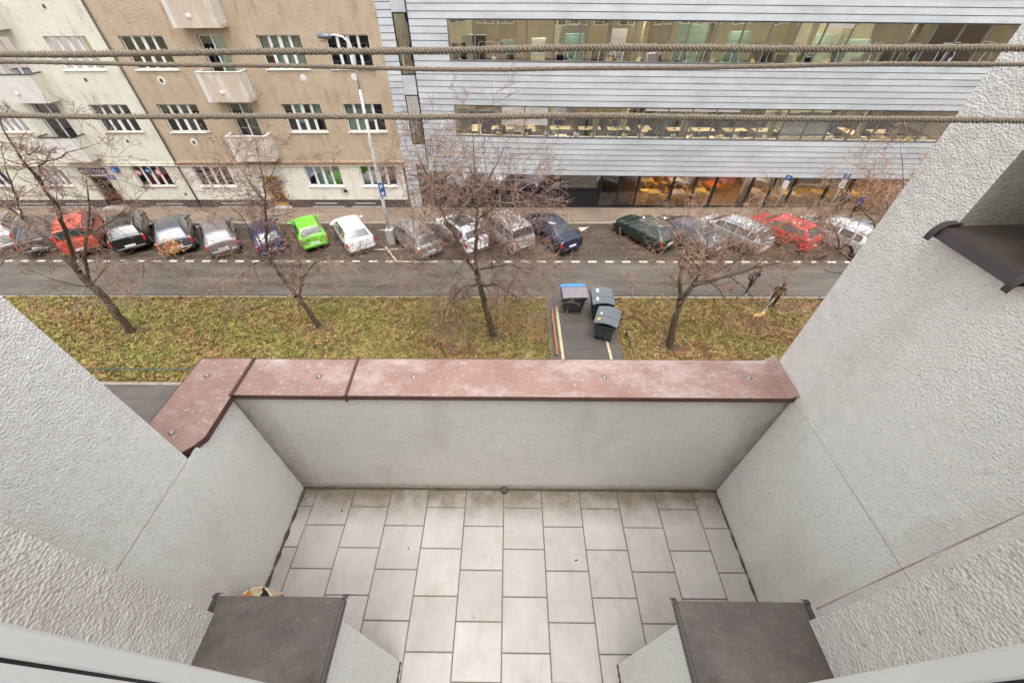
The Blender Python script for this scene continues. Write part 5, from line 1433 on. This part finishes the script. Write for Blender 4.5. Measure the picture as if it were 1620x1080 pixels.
make_bin((4.56,15.22,0),-93,'grey lidded bin behind the front one on the right of the driveway',M['bin_lid'],None,((-.5,-.3,.28,.12,'plate'),(.2,-.35,.3,.1,'plate')))
make_bin((4.55,13.72,0),-110,'grey lidded bin nearest the camera with small yellow sticker',M['bin_lid'],None,((-.1,-.36,.16,.08,'plate'),(.34,-.42,.2,.12,'sticker_yellow')))
# ================================================================ PEOPLE AND DOG
def skinned(name,J,E,mats,colf,loc,rz,sub=2):
    names=list(J);idx={k:i for i,k in enumerate(names)}
    me=bpy.data.meshes.new(name);me.from_pydata([J[k][0] for k in names],[(idx[a],idx[b]) for a,b in E],[])
    ob=bpy.data.objects.new(name,me);COL.objects.link(ob)
    md=ob.modifiers.new('s','SKIN');sv=me.skin_vertices[0].data
    for k in names:
        r=J[k][1];sv[idx[k]].radius=(r,r) if not isinstance(r,tuple) else r
    sv[0].use_root=True
    s2=ob.modifiers.new('u','SUBSURF');s2.levels=sub;s2.render_levels=sub
    dg=bpy.context.evaluated_depsgraph_get();dg.update()
    m2=bpy.data.meshes.new_from_object(ob.evaluated_get(dg));bpy.data.objects.remove(ob)
    m2.materials.clear()
    for m in mats:m2.materials.append(m)
    mi=[colf(p.center) for p in m2.polygons];m2.polygons.foreach_set('material_index',mi);m2.polygons.foreach_set('use_smooth',[True]*len(mi))
    o=bpy.data.objects.new(name,m2);COL.objects.link(o);o.location=loc;o.rotation_euler[2]=rz
    return o
M['skin']=simple('skin_tone',(214,166,142),.6)
M['cloth_navy']=simple('cloth_navy',(44,50,76),.85,var=.2,vs=8)
M['cloth_black']=simple('cloth_black',(40,38,40),.85,var=.2)
M['cloth_violet']=simple('cloth_violet',(84,76,110),.85,var=.3,vs=12)
M['shoe_white']=simple('shoe_white',(206,206,208),.6)
M['shoe_dark']=simple('shoe_dark',(50,44,42),.6)
M['hair_dark']=simple('hair_dark',(46,36,32),.7,var=.3,vs=20)
M['hair_brown']=simple('hair_brown',(112,82,58),.7,var=.3,vs=20)
def camo():
    m,t,b=nt('camo_coat');n=noise(t,coord(t),9,5,.7,.8);r=ramp(t,n,[(.35,S((44,38,34))),(.47,S((96,84,62))),(.58,S((176,150,116))),(.7,S((206,184,150)))]);t.links.new(r.outputs[0],b.inputs['Base Color']);b.inputs['Roughness'].default_value=.9;return m
M['camo']=camo()
def person(label,loc,rz,coat,legs,shoe,hair,H=1.76,lean=0,stride=.1,lh=(.33,.02,.86),rh=(-.33,.02,.86),headfwd=.1,hood=False,bulk=1.0):
    k=H/1.76
    def q(x,y,z): 
        yl=y+lean*max(0,z-.9); return (x*k,yl*k,z*k)
    J={'pel':(q(0,0,.95),.14*bulk),'wai':(q(0,0,1.1),(.15*bulk,.11*bulk)),'che':(q(0,.0,1.34),(.18*bulk,.12*bulk)),'nec':(q(0,.02,1.5),.06),'hd0':(q(0,.02+headfwd*.6,1.58),(.07,.08)),'hd1':(q(0,.02+headfwd,1.67),(.082,.10)),'hd2':(q(0,.01+headfwd,1.73),(.06,.075))}
    E=[('pel','wai'),('wai','che'),('che','nec'),('nec','hd0'),('hd0','hd1'),('hd1','hd2')]
    for s,nm,h in ((1,'L',lh),(-1,'R',rh)):
        sx=s
        hand=Vector(h);sh_=Vector((s*.19,0,1.42));el=(sh_+hand)/2+Vector((s*.05,-.07,0.0))
        J['sh'+nm]=(q(*sh_),.075*bulk);J['el'+nm]=(q(*el),.052*bulk);wr=hand+(el-hand).normalized()*.07
        J['wr'+nm]=(q(*wr),.035);J['ha'+nm]=(q(*hand),(.032,.02));
        E+=[('che','sh'+nm),('sh'+nm,'el'+nm),('el'+nm,'wr'+nm),('wr'+nm,'ha'+nm)]
        d=(hand-wr).normalized()
        side=Vector((0,1,0))
        for i in range(4):
            o_=side*(.026-.017*i)
            J['f%s%d'%(nm,i)]=(q(*(hand+o_*1.0+d*.035)),.009);J['g%s%d'%(nm,i)]=(q(*(hand+o_*1.1+d*(.075-.006*abs(i-1.5))+Vector((-s*.018,0,0)))),.007)
            E+=[('ha'+nm,'f%s%d'%(nm,i)),('f%s%d'%(nm,i),'g%s%d'%(nm,i))]
        J['t'+nm]=(q(*(hand+side*.045+d*.015)),.009);E+=[('wr'+nm,'t'+nm)]
        yf=s*stride
        J['hi'+nm]=(q(s*.10,0,.88),.095*bulk);J['kn'+nm]=(q(s*.11,yf*.55+.02,.50),.062*bulk);J['an'+nm]=(q(s*.11,yf-.03,.09),.042);J['to'+nm]=(q(s*.13,yf+.14,.035),(.045,.03))
        E+=[('pel','hi'+nm),('hi'+nm,'kn'+nm),('kn'+nm,'an'+nm),('an'+nm,'to'+nm)]
    def cf(c):
        x,y,z=c.x/k,c.y/k,c.z/k
        if z<.115:return 2
        if z>1.50 and abs(x)<.13:return 3
        for h in (lh,rh):
            if (Vector((x,y-lean*max(0,z-.9),z))-Vector(h)).length<.1:return 3
        if z<.86 and abs(x)<.26:return 1
        return 0
    o=skinned('person',J,E,[M[coat],M[legs],M[shoe],M['skin']],cf,loc,rz)
    tag(o,label,'person')
    # face and hair as children
    hc=Vector(J['hd1'][0]);mb=MB();mb.ell((hc.x,hc.y+.095*k,hc.z-.005),.014,.02,.024,8)
    for s in (-1,1): mb.ell((hc.x+s*.088*k,hc.y,hc.z),.012,.022,.032,8)
    mb.build('face',M['skin'],o,smooth=True)
    mb=MB()
    for s in (-1,1): mb.ell((hc.x+s*.033,hc.y+.088*k,hc.z+.022),.010,.008,.006,8)
    mb.box(hc.x-.022,hc.x+.022,hc.y+.088*k,hc.y+.094*k,hc.z-.052,hc.z-.045);mb.build('eyes_and_mouth',M['cloth_black'],o)
    mb=MB();mb.ell((hc.x,hc.y-.025*k,hc.z+.035*k),.098*k,.115*k,.095*k,14)
    if hood: mb.ell((hc.x,hc.y-.07*k,hc.z-.08*k),.10*k,.09*k,.16*k,12)
    mb.build('hair',M[hair],o,smooth=True)
    return o
person('person in navy jacket and white shoes standing on the road beside the rail',(12.75,16.95,0),R(200),'cloth_navy','cloth_black','shoe_white','hair_brown',1.82,.0,.1,headfwd=.09,lh=(.36,.06,.92),rh=(-.38,.05,.93))
person('person in patterned black and beige coat holding a dog lead on the right verge',(13.45,15.75,.05),R(150),'camo','cloth_black','shoe_dark','hair_dark',1.66,.16,.12,lh=(.30,.30,.95),rh=(-.28,.34,1.0),hood=True,headfwd=.1,bulk=1.12)
person('person in dark blue jacket standing near the sign post by the cafe windows',(22.9,26.1,.02),R(160),'cloth_navy','cloth_black','shoe_dark','hair_dark',1.78,.02,.08)
person('person in violet grey clothes a step right of the dark blue jacket near the cafe',(23.9,25.9,.02),R(190),'cloth_violet','cloth_black','shoe_dark','hair_brown',1.68,.02,.08)
# dog: golden, walking left and down, tail raised
M['fur']=simple('golden_fur',(224,178,116),.9,var=.2,vs=14)
J={'pel':((0,-.22,.36),(.085,.085)),'bel':((0,-.04,.35),(.085,.085)),'che':((0,.2,.36),(.10,.12)),'nek':((0,.33,.44),(.06,.07)),'hd':((0,.44,.47),(.065,.065)),'muz':((0,.56,.43),(.028,.03)),
 'tb':((0,-.33,.40),.03),'tm':((0,-.44,.50),.028),'tt':((.03,-.43,.60),.018)}
E_=[('pel','bel'),('bel','che'),('che','nek'),('nek','hd'),('hd','muz'),('pel','tb'),('tb','tm'),('tm','tt')]
for s,n_ in ((1,'l'),(-1,'r')):
    ph=.06*s
    J['fs'+n_]=((s*.07,.2,.28),.05);J['fe'+n_]=((s*.075,.17+ph*.3,.17),.028);J['fw'+n_]=((s*.075,.2+ph,.05),.02);J['fp'+n_]=((s*.075,.235+ph,.02),(.024,.016))
    J['hk'+n_]=((s*.07,-.17-ph*.2,.25),.055);J['hh'+n_]=((s*.075,-.30-ph,.13),.024);J['ha'+n_]=((s*.075,-.27-ph,.04),.018);J['hp'+n_]=((s*.075,-.23-ph,.02),(.022,.016))
    J['er'+n_]=((s*.055,.42,.535),.018);J['e2'+n_]=((s*.075,.40,.50),.014)
    E_+=[('che','fs'+n_),('fs'+n_,'fe'+n_),('fe'+n_,'fw'+n_),('fw'+n_,'fp'+n_),('pel','hk'+n_),('hk'+n_,'hh'+n_),('hh'+n_,'ha'+n_),('ha'+n_,'hp'+n_),('hd','er'+n_),('er'+n_,'e2'+n_)]
dg_=skinned('dog',J,E_,[M['fur'],M['black_plastic']],lambda c:1 if c.y>.575 else 0,(12.35,14.75,.08),R(118))
tag(dg_,'golden haired dog with raised tail walking on the right verge','dog')
mb=MB();A=Vector((13.15,15.45,.98));Bp=Vector((12.42,14.8,.55));mb.tube([A.lerp(Bp,i/8)-Vector((0,0,.05*math.sin(math.pi*i/8))) for i in range(9)],.012,5)
tag(mb.build('dog_lead',M['sign_white'],smooth=True),'pale dog lead between the patterned coat and the golden dog','lead')
# ================================================================ TREES (bare, winter)
TREES={
'T1':[
  [(-18.5,13.7,-0.03,.2),(-18.47,13.7,.5,.165),(-18.36,13.7,1.77,.15),(-18.48,13.75,3.01,.14),(-18.58,13.8,3.47,.12)],
  [(-18.58,13.8,3.47,.11),(-18.76,13.9,4.99,.085),(-19.19,14.1,5.8,.06),(-19.87,14.4,6.31,.035)],
  [(-18.56,13.8,3.5,.085),(-17.07,13.5,5.9,.07),(-16.29,13.2,6.91,.06),(-15.92,13.0,7.76,.05),(-15.52,12.7,8.69,.035),(-14.99,12.4,9.51,.02)],
  [(-18.38,13.75,3.1,.07),(-17.96,14.0,4.19,.06),(-17.27,14.2,5.08,.05),(-16.62,14.3,5.94,.035),(-16.07,14.4,6.86,.02)],
  [(-17.27,14.2,5.08,.04),(-16.24,14.3,5.48,.03),(-15.22,14.5,6.05,.02),(-14.51,14.7,6.47,.012)],
  [(-18.4,13.7,2.9,.045),(-17.23,13.5,3.68,.04),(-16.55,13.3,4.1,.03),(-15.03,13.1,4.62,.02),(-14.51,13.0,4.51,.015),(-15.0,13.0,3.84,.008)],
  [(-18.47,13.7,2.8,.04),(-19.1,13.4,3.26,.03),(-19.33,13.2,3.75,.015)],
  [(-18.76,13.9,4.9,.04),(-19.29,13.6,4.82,.03),(-19.93,13.4,4.71,.025),(-20.69,13.2,4.25,.015)],
  [(-15.92,13.0,7.76,.035),(-15.39,12.9,8.29,.03),(-14.63,12.8,8.52,.025),(-13.73,12.7,8.79,.015),(-13.11,12.7,8.93,.01)],
  [(-19.19,14.1,5.8,.04),(-18.84,14.3,6.9,.03),(-18.57,14.5,7.71,.02)]],
'T2':[
  [(-9.42,14.1,-.05,.16),(-9.45,14.1,.3,.13),(-9.6,14.1,1.28,.115),(-9.8,14.1,2.0,.105)],
  [(-9.8,14.1,2.0,.095),(-10.0,14.1,2.67,.085),(-10.18,14.15,3.38,.075),(-10.29,14.2,3.96,.065),(-10.07,14.3,4.86,.055),(-9.6,14.4,6.1,.045),(-9.34,14.5,6.91,.035),(-9.16,14.6,7.82,.018)],
  [(-10.29,14.2,3.96,.04),(-10.75,14.1,3.86,.035),(-11.18,13.9,3.77,.025),(-11.64,13.7,3.23,.012)],
  [(-9.75,14.1,1.95,.065),(-9.09,14.0,3.09,.055),(-8.63,13.9,3.58,.045),(-8.12,13.8,4.06,.03),(-7.36,13.6,4.34,.015),(-6.63,13.4,4.14,.008)],
  [(-9.3,14.03,2.7,.03),(-9.18,14.2,3.45,.025),(-8.93,14.3,4.05,.015)],
  [(-9.5,14.42,6.3,.03),(-9.74,14.5,6.76,.025),(-9.96,14.6,7.36,.018),(-10.15,14.7,7.85,.01)],
  [(-10.25,14.2,4.1,.04),(-10.44,14.3,5.03,.03),(-10.83,14.5,5.78,.02),(-11.12,14.6,6.26,.01)],
  [(-9.34,14.5,6.91,.025),(-8.8,14.6,7.48,.015),(-8.42,14.6,7.93,.008)]],
'T3':[
  [(-.79,13.5,-.05,.19),(-.81,13.5,.3,.15),(-1.06,13.5,1.63,.13),(-1.23,13.5,2.7,.12),(-1.37,13.5,3.68,.11)],
  [(-1.37,13.5,3.68,.1),(-1.4,13.5,4.47,.08),(-1.31,13.5,5.59,.07),(-1.21,13.5,6.46,.06)],
  [(-1.37,13.5,3.68,.07),(-2.03,13.7,4.84,.055),(-2.45,13.9,5.83,.045),(-2.72,14.1,6.57,.035),(-2.94,14.2,7.33,.025),(-3.27,14.3,8.23,.01)],
  [(-1.21,13.5,6.46,.045),(-1.46,13.4,6.89,.035),(-1.75,13.2,7.43,.025),(-2.22,13.0,8.24,.012)],
  [(-1.21,13.5,6.46,.045),(-.91,13.6,7.19,.035),(-.5,13.8,7.94,.02),(-.23,13.9,8.5,.01)],
  [(-1.21,13.5,6.46,.035),(-1.19,13.4,7.92,.025),(-1.24,13.3,9.31,.01)],
  [(-1.26,13.5,6.03,.03),(-.39,13.2,6.91,.025),(.31,13.0,7.44,.012)],
  [(-1.28,13.5,3.1,.06),(-.53,13.2,3.36,.045),(.16,12.9,3.03,.03),(.57,12.7,2.41,.012)],
  [(-1.27,13.5,3.13,.05),(-1.96,13.2,3.25,.035),(-2.6,12.9,2.68,.02),(-3.06,12.7,1.49,.01)],
  [(-1.38,13.5,4.6,.035),(-.18,13.8,4.93,.025),(.84,14.1,4.9,.012)],
  [(-1.37,13.5,3.85,.035),(-.18,13.2,4.29,.025),(.95,13.0,4.27,.012)],
  [(-1.41,13.5,4.39,.035),(-2.68,13.2,4.57,.025),(-3.85,13.0,4.84,.012)]],
'T4':[
  [(7.44,12.8,-.05,.22),(7.4,12.8,.3,.18),(7.3,12.8,.8,.16),(7.18,12.8,1.63,.14),(7.15,12.8,2.35,.13),(7.05,12.8,2.9,.12)],
  [(7.05,12.8,2.83,.09),(6.87,12.8,3.51,.08),(6.71,12.8,4.04,.07)],
  [(7.12,12.8,2.7,.1),(7.43,12.9,3.53,.08),(8.04,13.0,3.71,.07),(8.78,13.1,3.86,.055),(9.45,13.2,4.07,.045),(10.38,13.3,4.27,.03),(11.37,13.4,4.53,.015)],
  [(7.17,12.8,3.1,.07),(7.46,13.0,3.71,.06),(7.6,13.1,4.07,.045),(7.6,13.2,4.74,.03),(7.41,13.3,5.63,.015)],
  [(7.43,12.9,3.6,.05),(8.35,13.3,3.94,.04),(9.07,13.6,4.16,.03),(9.78,13.9,4.59,.015)],
  [(6.87,12.8,3.5,.03),(6.06,12.6,3.87,.025),(5.36,12.4,3.96,.012)],
  [(8.04,13.0,3.71,.035),(8.41,12.7,3.5,.03),(8.86,12.5,2.94,.02),(9.75,12.3,2.44,.01)],
  [(7.6,13.1,4.07,.035),(6.8,13.3,4.95,.025),(6.05,13.5,5.65,.012)],
  [(8.78,13.1,3.86,.035),(9.58,12.9,3.45,.025),(10.37,12.7,2.62,.012)],
  [(8.35,13.3,3.94,.035),(8.45,13.5,4.98,.025),(8.51,13.7,5.93,.012)],
  [(9.6,13.2,4.1,.03),(10.28,13.4,4.9,.02),(10.63,13.5,5.52,.01)],
  [(9.07,13.6,4.16,.03),(10.2,14.0,4.9,.02),(11.2,14.2,5.3,.01)]],
'T5':[
  [(15.95,12.9,-.05,.2),(15.85,12.9,1.2,.14),(15.48,12.9,2.98,.12)],
  [(15.48,12.9,2.98,.1),(14.03,13.0,4.15,.07),(12.63,13.1,4.95,.05),(11.54,13.2,5.29,.03),(10.72,13.3,5.37,.012)],
  [(15.48,12.9,2.98,.08),(14.3,13.1,4.95,.05),(13.18,13.3,6.14,.03),(12.0,13.4,7.04,.012)],
  [(14.03,13.0,4.15,.04),(13.17,12.8,4.14,.03),(11.84,12.6,4.56,.015)],
  [(12.63,13.1,4.95,.03),(11.96,13.3,5.89,.02),(11.1,13.4,6.7,.01)],
  [(14.3,13.1,4.95,.05),(14.03,13.3,6.39,.03),(13.39,13.5,7.66,.012),(12.81,13.6,8.44,.008)]]}
LOW={('T4',5),('T4',6),('T4',8),('T4',10),('T5',3),('T5',1),('T3',5),('T3',4)}
def grow_tree(key,label,seed,dens,maxlen,droop,tw,seeds=0,leafspots=()):
    limbs=TREES[key];rs=random.Random(seed)
    base=Vector(limbs[0][0][:3]);base.z=0
    root=empty('bare_tree',label,'tree',base,0,'bare street trees on the verge')
    mb=MB();segs=[]
    for li,l in enumerate(limbs):
        # resample with kinks
        P=[];Rr=[]
        for a,b in zip(l,l[1:]):
            A=Vector(a[:3]);Bq=Vector(b[:3]);n=max(2,int((Bq-A).length/.28))
            for i in range(n):
                t=i/n;j=.035 if (li>0 or i) else 0
                P.append(A.lerp(Bq,t)+Vector((rs.uniform(-j,j),rs.uniform(-j,j),rs.uniform(-j,j))));Rr.append((a[3]+(b[3]-a[3])*t)*(1+rs.uniform(-.08,.1)))
        P.append(Vector(l[-1][:3]));Rr.append(l[-1][3])
        if li==0:
            P[0]=Vector(l[0][:3])
        mb.tube(P,Rr,9 if li<3 else 6)
        segs.append((P,Rr,li))
    tmp=[(x-base.x,y-base.y,z) for x,y,z in mb.v];mb.v=tmp
    mb.build('trunk',M['bark'],root,smooth=True)
    # twigs: list of polylines
    tV=[];tF=[];nv=0;tips=[]
    def twig(P,r0,r1,ns=3):
        nonlocal nv
        k=len(P)
        for i,p in enumerate(P):
            d=(P[min(i+1,k-1)]-P[max(0,i-1)]).normalized();u=d.orthogonal().normalized();w=d.cross(u);r=r0+(r1-r0)*i/(k-1)
            for q in range(ns):
                a=2*math.pi*q/ns;v=p+(u*math.cos(a)+w*math.sin(a))*r;tV.append((v.x-base.x,v.y-base.y,v.z))
        for i in range(k-1):
            for q in range(ns): tF.append((nv+i*ns+q,nv+i*ns+(q+1)%ns,nv+(i+1)*ns+(q+1)%ns,nv+(i+1)*ns+q))
        nv+=k*ns
    def grow(p,d,L,r,lev):
        n=4 if lev<2 else 3
        P=[p];dd=d.copy();step=L/n
        for i in range(n):
            dd=(dd+Vector((rs.gauss(0,.11),rs.gauss(0,.11),rs.gauss(0,.10)+droop*(.09 if lev<2 else .03)))).normalized()
            P.append(P[-1]+dd*step)
        twig(P,r,max(.0053,r*.52),3)
        if lev>=3: tips.append(P[-1]);return
        nc={0:rs.randint(4,6),1:rs.randint(2,4),2:rs.randint(1,3)}[lev]
        for c in range(nc):
            t=rs.uniform(.2,1);i=min(n-1,int(t*n));f=t*n-i;q=P[i].lerp(P[i+1],f)
            ax=(P[i+1]-P[i]).normalized();pr=ax.orthogonal().normalized();pr.rotate(Matrix.Rotation(rs.uniform(0,6.28),3,ax))
            nd=(ax*.75+pr*rs.uniform(.5,1.0)).normalized()
            grow(q,nd,L*rs.uniform(.42,.68),max(.0066,r*.62),lev+1)
    for P,Rr,li in segs:
        if li==0: continue
        Lt=sum((b-a).length for a,b in zip(P,P[1:]))
        n=max(2,int(Lt*dens*(.25 if (key,li) in LOW else .15 if (key,li)==('T4',2) else 1)))
        for _ in range(n):
            t=rs.uniform(.12,1)**.8;i=min(len(P)-2,int(t*(len(P)-1)))
            ax=(P[i+1]-P[i]).normalized();pr=ax.orthogonal().normalized();pr.rotate(Matrix.Rotation(rs.uniform(0,6.28),3,ax))
            nd=(ax*.5+pr).normalized();nd.z=nd.z*.8+.12*droop;nd.normalize()
            rr=min(.021,Rr[i]*.55)
            grow(P[i],nd,maxlen*rs.uniform(.5,1.1)*(.7+.6*(Rr[i]<.03)),rr,0 if rs.random()<.55 else 1)
        grow(P[-1],(P[-1]-P[-2]).normalized(),maxlen*.6,max(.008,Rr[-1]),0)
    cr=npmesh('crown',tV,tF,tw,root)
    # drying seeds and leaf remains hanging at the twig ends
    for nm,cnt,mat,sz,spots in (('seed_heads',seeds,M['seed'],.03,None),('dead_leaves',len(leafspots)*260,M['dead_leaf'],.05,leafspots)):
        if not cnt or not tips:continue
        V=[];F=[]
        for i in range(cnt):
            if spots:
                c=spots[i//260];p=Vector(c)+Vector((rs.gauss(0,.2),rs.gauss(0,.2),rs.gauss(0,.15)))
            else:
                p=tips[rs.randrange(len(tips))]+Vector((rs.gauss(0,.03),rs.gauss(0,.03),rs.gauss(0,.03)))
            p=p-base;a=Vector((rs.gauss(0,1),rs.gauss(0,1),rs.gauss(0,1))).normalized()*sz;b=a.orthogonal().normalized()*sz*.45
            k=len(V);V+=[tuple(p-a),tuple(p+b),tuple(p+a),tuple(p-b)];F.append((k,k+1,k+2,k+3))
        o=npmesh(nm,V,F,mat,root);o['kind']='stuff'
    return len(tF)
tot=0
tot+=grow_tree('T1','leaning bare tree farthest left with thick forked limbs and mossy branches',31,4.2,1.25,.2,M['twig'],400,[(-13.0,13.0,5.2)])
tot+=grow_tree('T2','slender bare tree in front of the lime green car, trunk forked low',32,6.8,1.35,.08,M['twig'],900)
tot+=grow_tree('T3','upright bare tree in the middle of the verge with spreading pinkish twigs',33,10.5,1.5,.12,M['twig'],1200)
tot+=grow_tree('T4','bare tree right of the driveway with sawn stub and one long limb to the right',34,6.0,1.45,.2,M['twig_tan'],3500)
tot+=grow_tree('T5','bare tree at the far right mostly hidden behind the balcony side wall',35,5.2,1.4,.2,M['twig_tan'],3500)
print('twig faces',tot)
# the shrub beyond the sign posts
def shrub(x,y,lab,h,seed):
    rs=random.Random(seed);r=empty('bare_shrub',lab,'shrub',(x,y,0));mb=MB()
    for i in range(90):
        a=rs.uniform(0,6.28);l=rs.uniform(.4,1)*h;P=[Vector((0,0,0))]
        d=Vector((math.cos(a)*rs.uniform(.1,.9),math.sin(a)*rs.uniform(.1,.7),1)).normalized()
        for k in range(5): d=(d+Vector((rs.gauss(0,.2),rs.gauss(0,.2),rs.gauss(0,.1)))).normalized();P.append(P[-1]+d*l/5)
        mb.tube(P,[.012,.01,.008,.006,.005,.004],3)
        for q in P[2:]:
            for _ in range(3):
                e=q+Vector((rs.gauss(0,.2),rs.gauss(0,.2),rs.gauss(0,.15)));mb.tube([q,e],[.005,.003],3)
    mb.build('branches',M['twig_tan'],r)
    V=[];F=[]
    for i in range(1300):
        p=Vector((rs.gauss(0,h*.33),rs.gauss(0,h*.25),h*rs.uniform(.15,1)));a=Vector((rs.gauss(0,1),rs.gauss(0,1),rs.gauss(0,1))).normalized()*.05;b=a.orthogonal()*.4
        k=len(V);V+=[tuple(p-a),tuple(p+b),tuple(p+a),tuple(p-b)];F.append((k,k+1,k+2,k+3))
    o=npmesh('dead_leaves',V,F,M['dead_leaf'],r);o['kind']='stuff'
shrub(25.0,26.6,'brown leaved shrub beside the pavement behind the pedestrians',2.2,4)
shrub(27.3,26.2,'brown leaved shrub right of the pedestrians at the wall edge',2.5,5)
# ================================================================ LIGHT, SKY, CAMERA
w=bpy.data.worlds.new('World');scn.world=w;w.use_nodes=True;t=w.node_tree
bg=t.nodes['Background'];sky=t.nodes.new('ShaderNodeTexSky');sky.sky_type='NISHITA';sky.sun_disc=False
EL,RO=R(74),R(165)
sky.sun_elevation=EL;sky.sun_rotation=RO;sky.air_density=1.2;sky.dust_density=5;sky.ozone_density=1;sky.altitude=200
hs_=t.nodes.new('ShaderNodeHueSaturation');hs_.inputs['Saturation'].default_value=.12
t.links.new(sky.outputs[0],hs_.inputs['Color']);t.links.new(hs_.outputs[0],bg.inputs['Color']);bg.inputs['Strength'].default_value=.15
sl=bpy.data.lights.new('sun','SUN');sl.energy=.6;sl.angle=R(60);sl.color=(1,.97,.93)
so=bpy.data.objects.new('sun',sl);COL.objects.link(so)
sd=Vector((math.sin(RO)*math.cos(EL),math.cos(RO)*math.cos(EL),math.sin(EL)))
so.rotation_euler=sd.to_track_quat('Z','Y').to_euler();so.location=(0,0,40)
cam=bpy.data.cameras.new('camera');co=bpy.data.objects.new('camera',cam);COL.objects.link(co);scn.camera=co
Mr=[[0.9999258243,0.0109783479,-0.0052746299],[-0.003913261,0.6996847488,0.7144409974],[-0.01153396,0.7143673622,-0.6996758103]]
m4=Matrix(((Mr[0][0],Mr[1][0],-Mr[2][0],0),(Mr[0][1],Mr[1][1],-Mr[2][1],0),(Mr[0][2],Mr[1][2],-Mr[2][2],13.0),(0,0,0,1)))
co.matrix_world=m4
cam.sensor_width=36;cam.lens=614.618/1620*36;cam.shift_x=(810-799.555)/1620;cam.shift_y=(539.17-540)/1620
cam.clip_start=.01;cam.clip_end=2000
vs=scn.view_settings;vs.view_transform='Standard';vs.look='None';vs.gamma=1;vs.use_curve_mapping=False;vs.exposure=1.1
scn.cycles.max_bounces=10;scn.cycles.transparent_max_bounces=12;scn.cycles.use_denoising=True
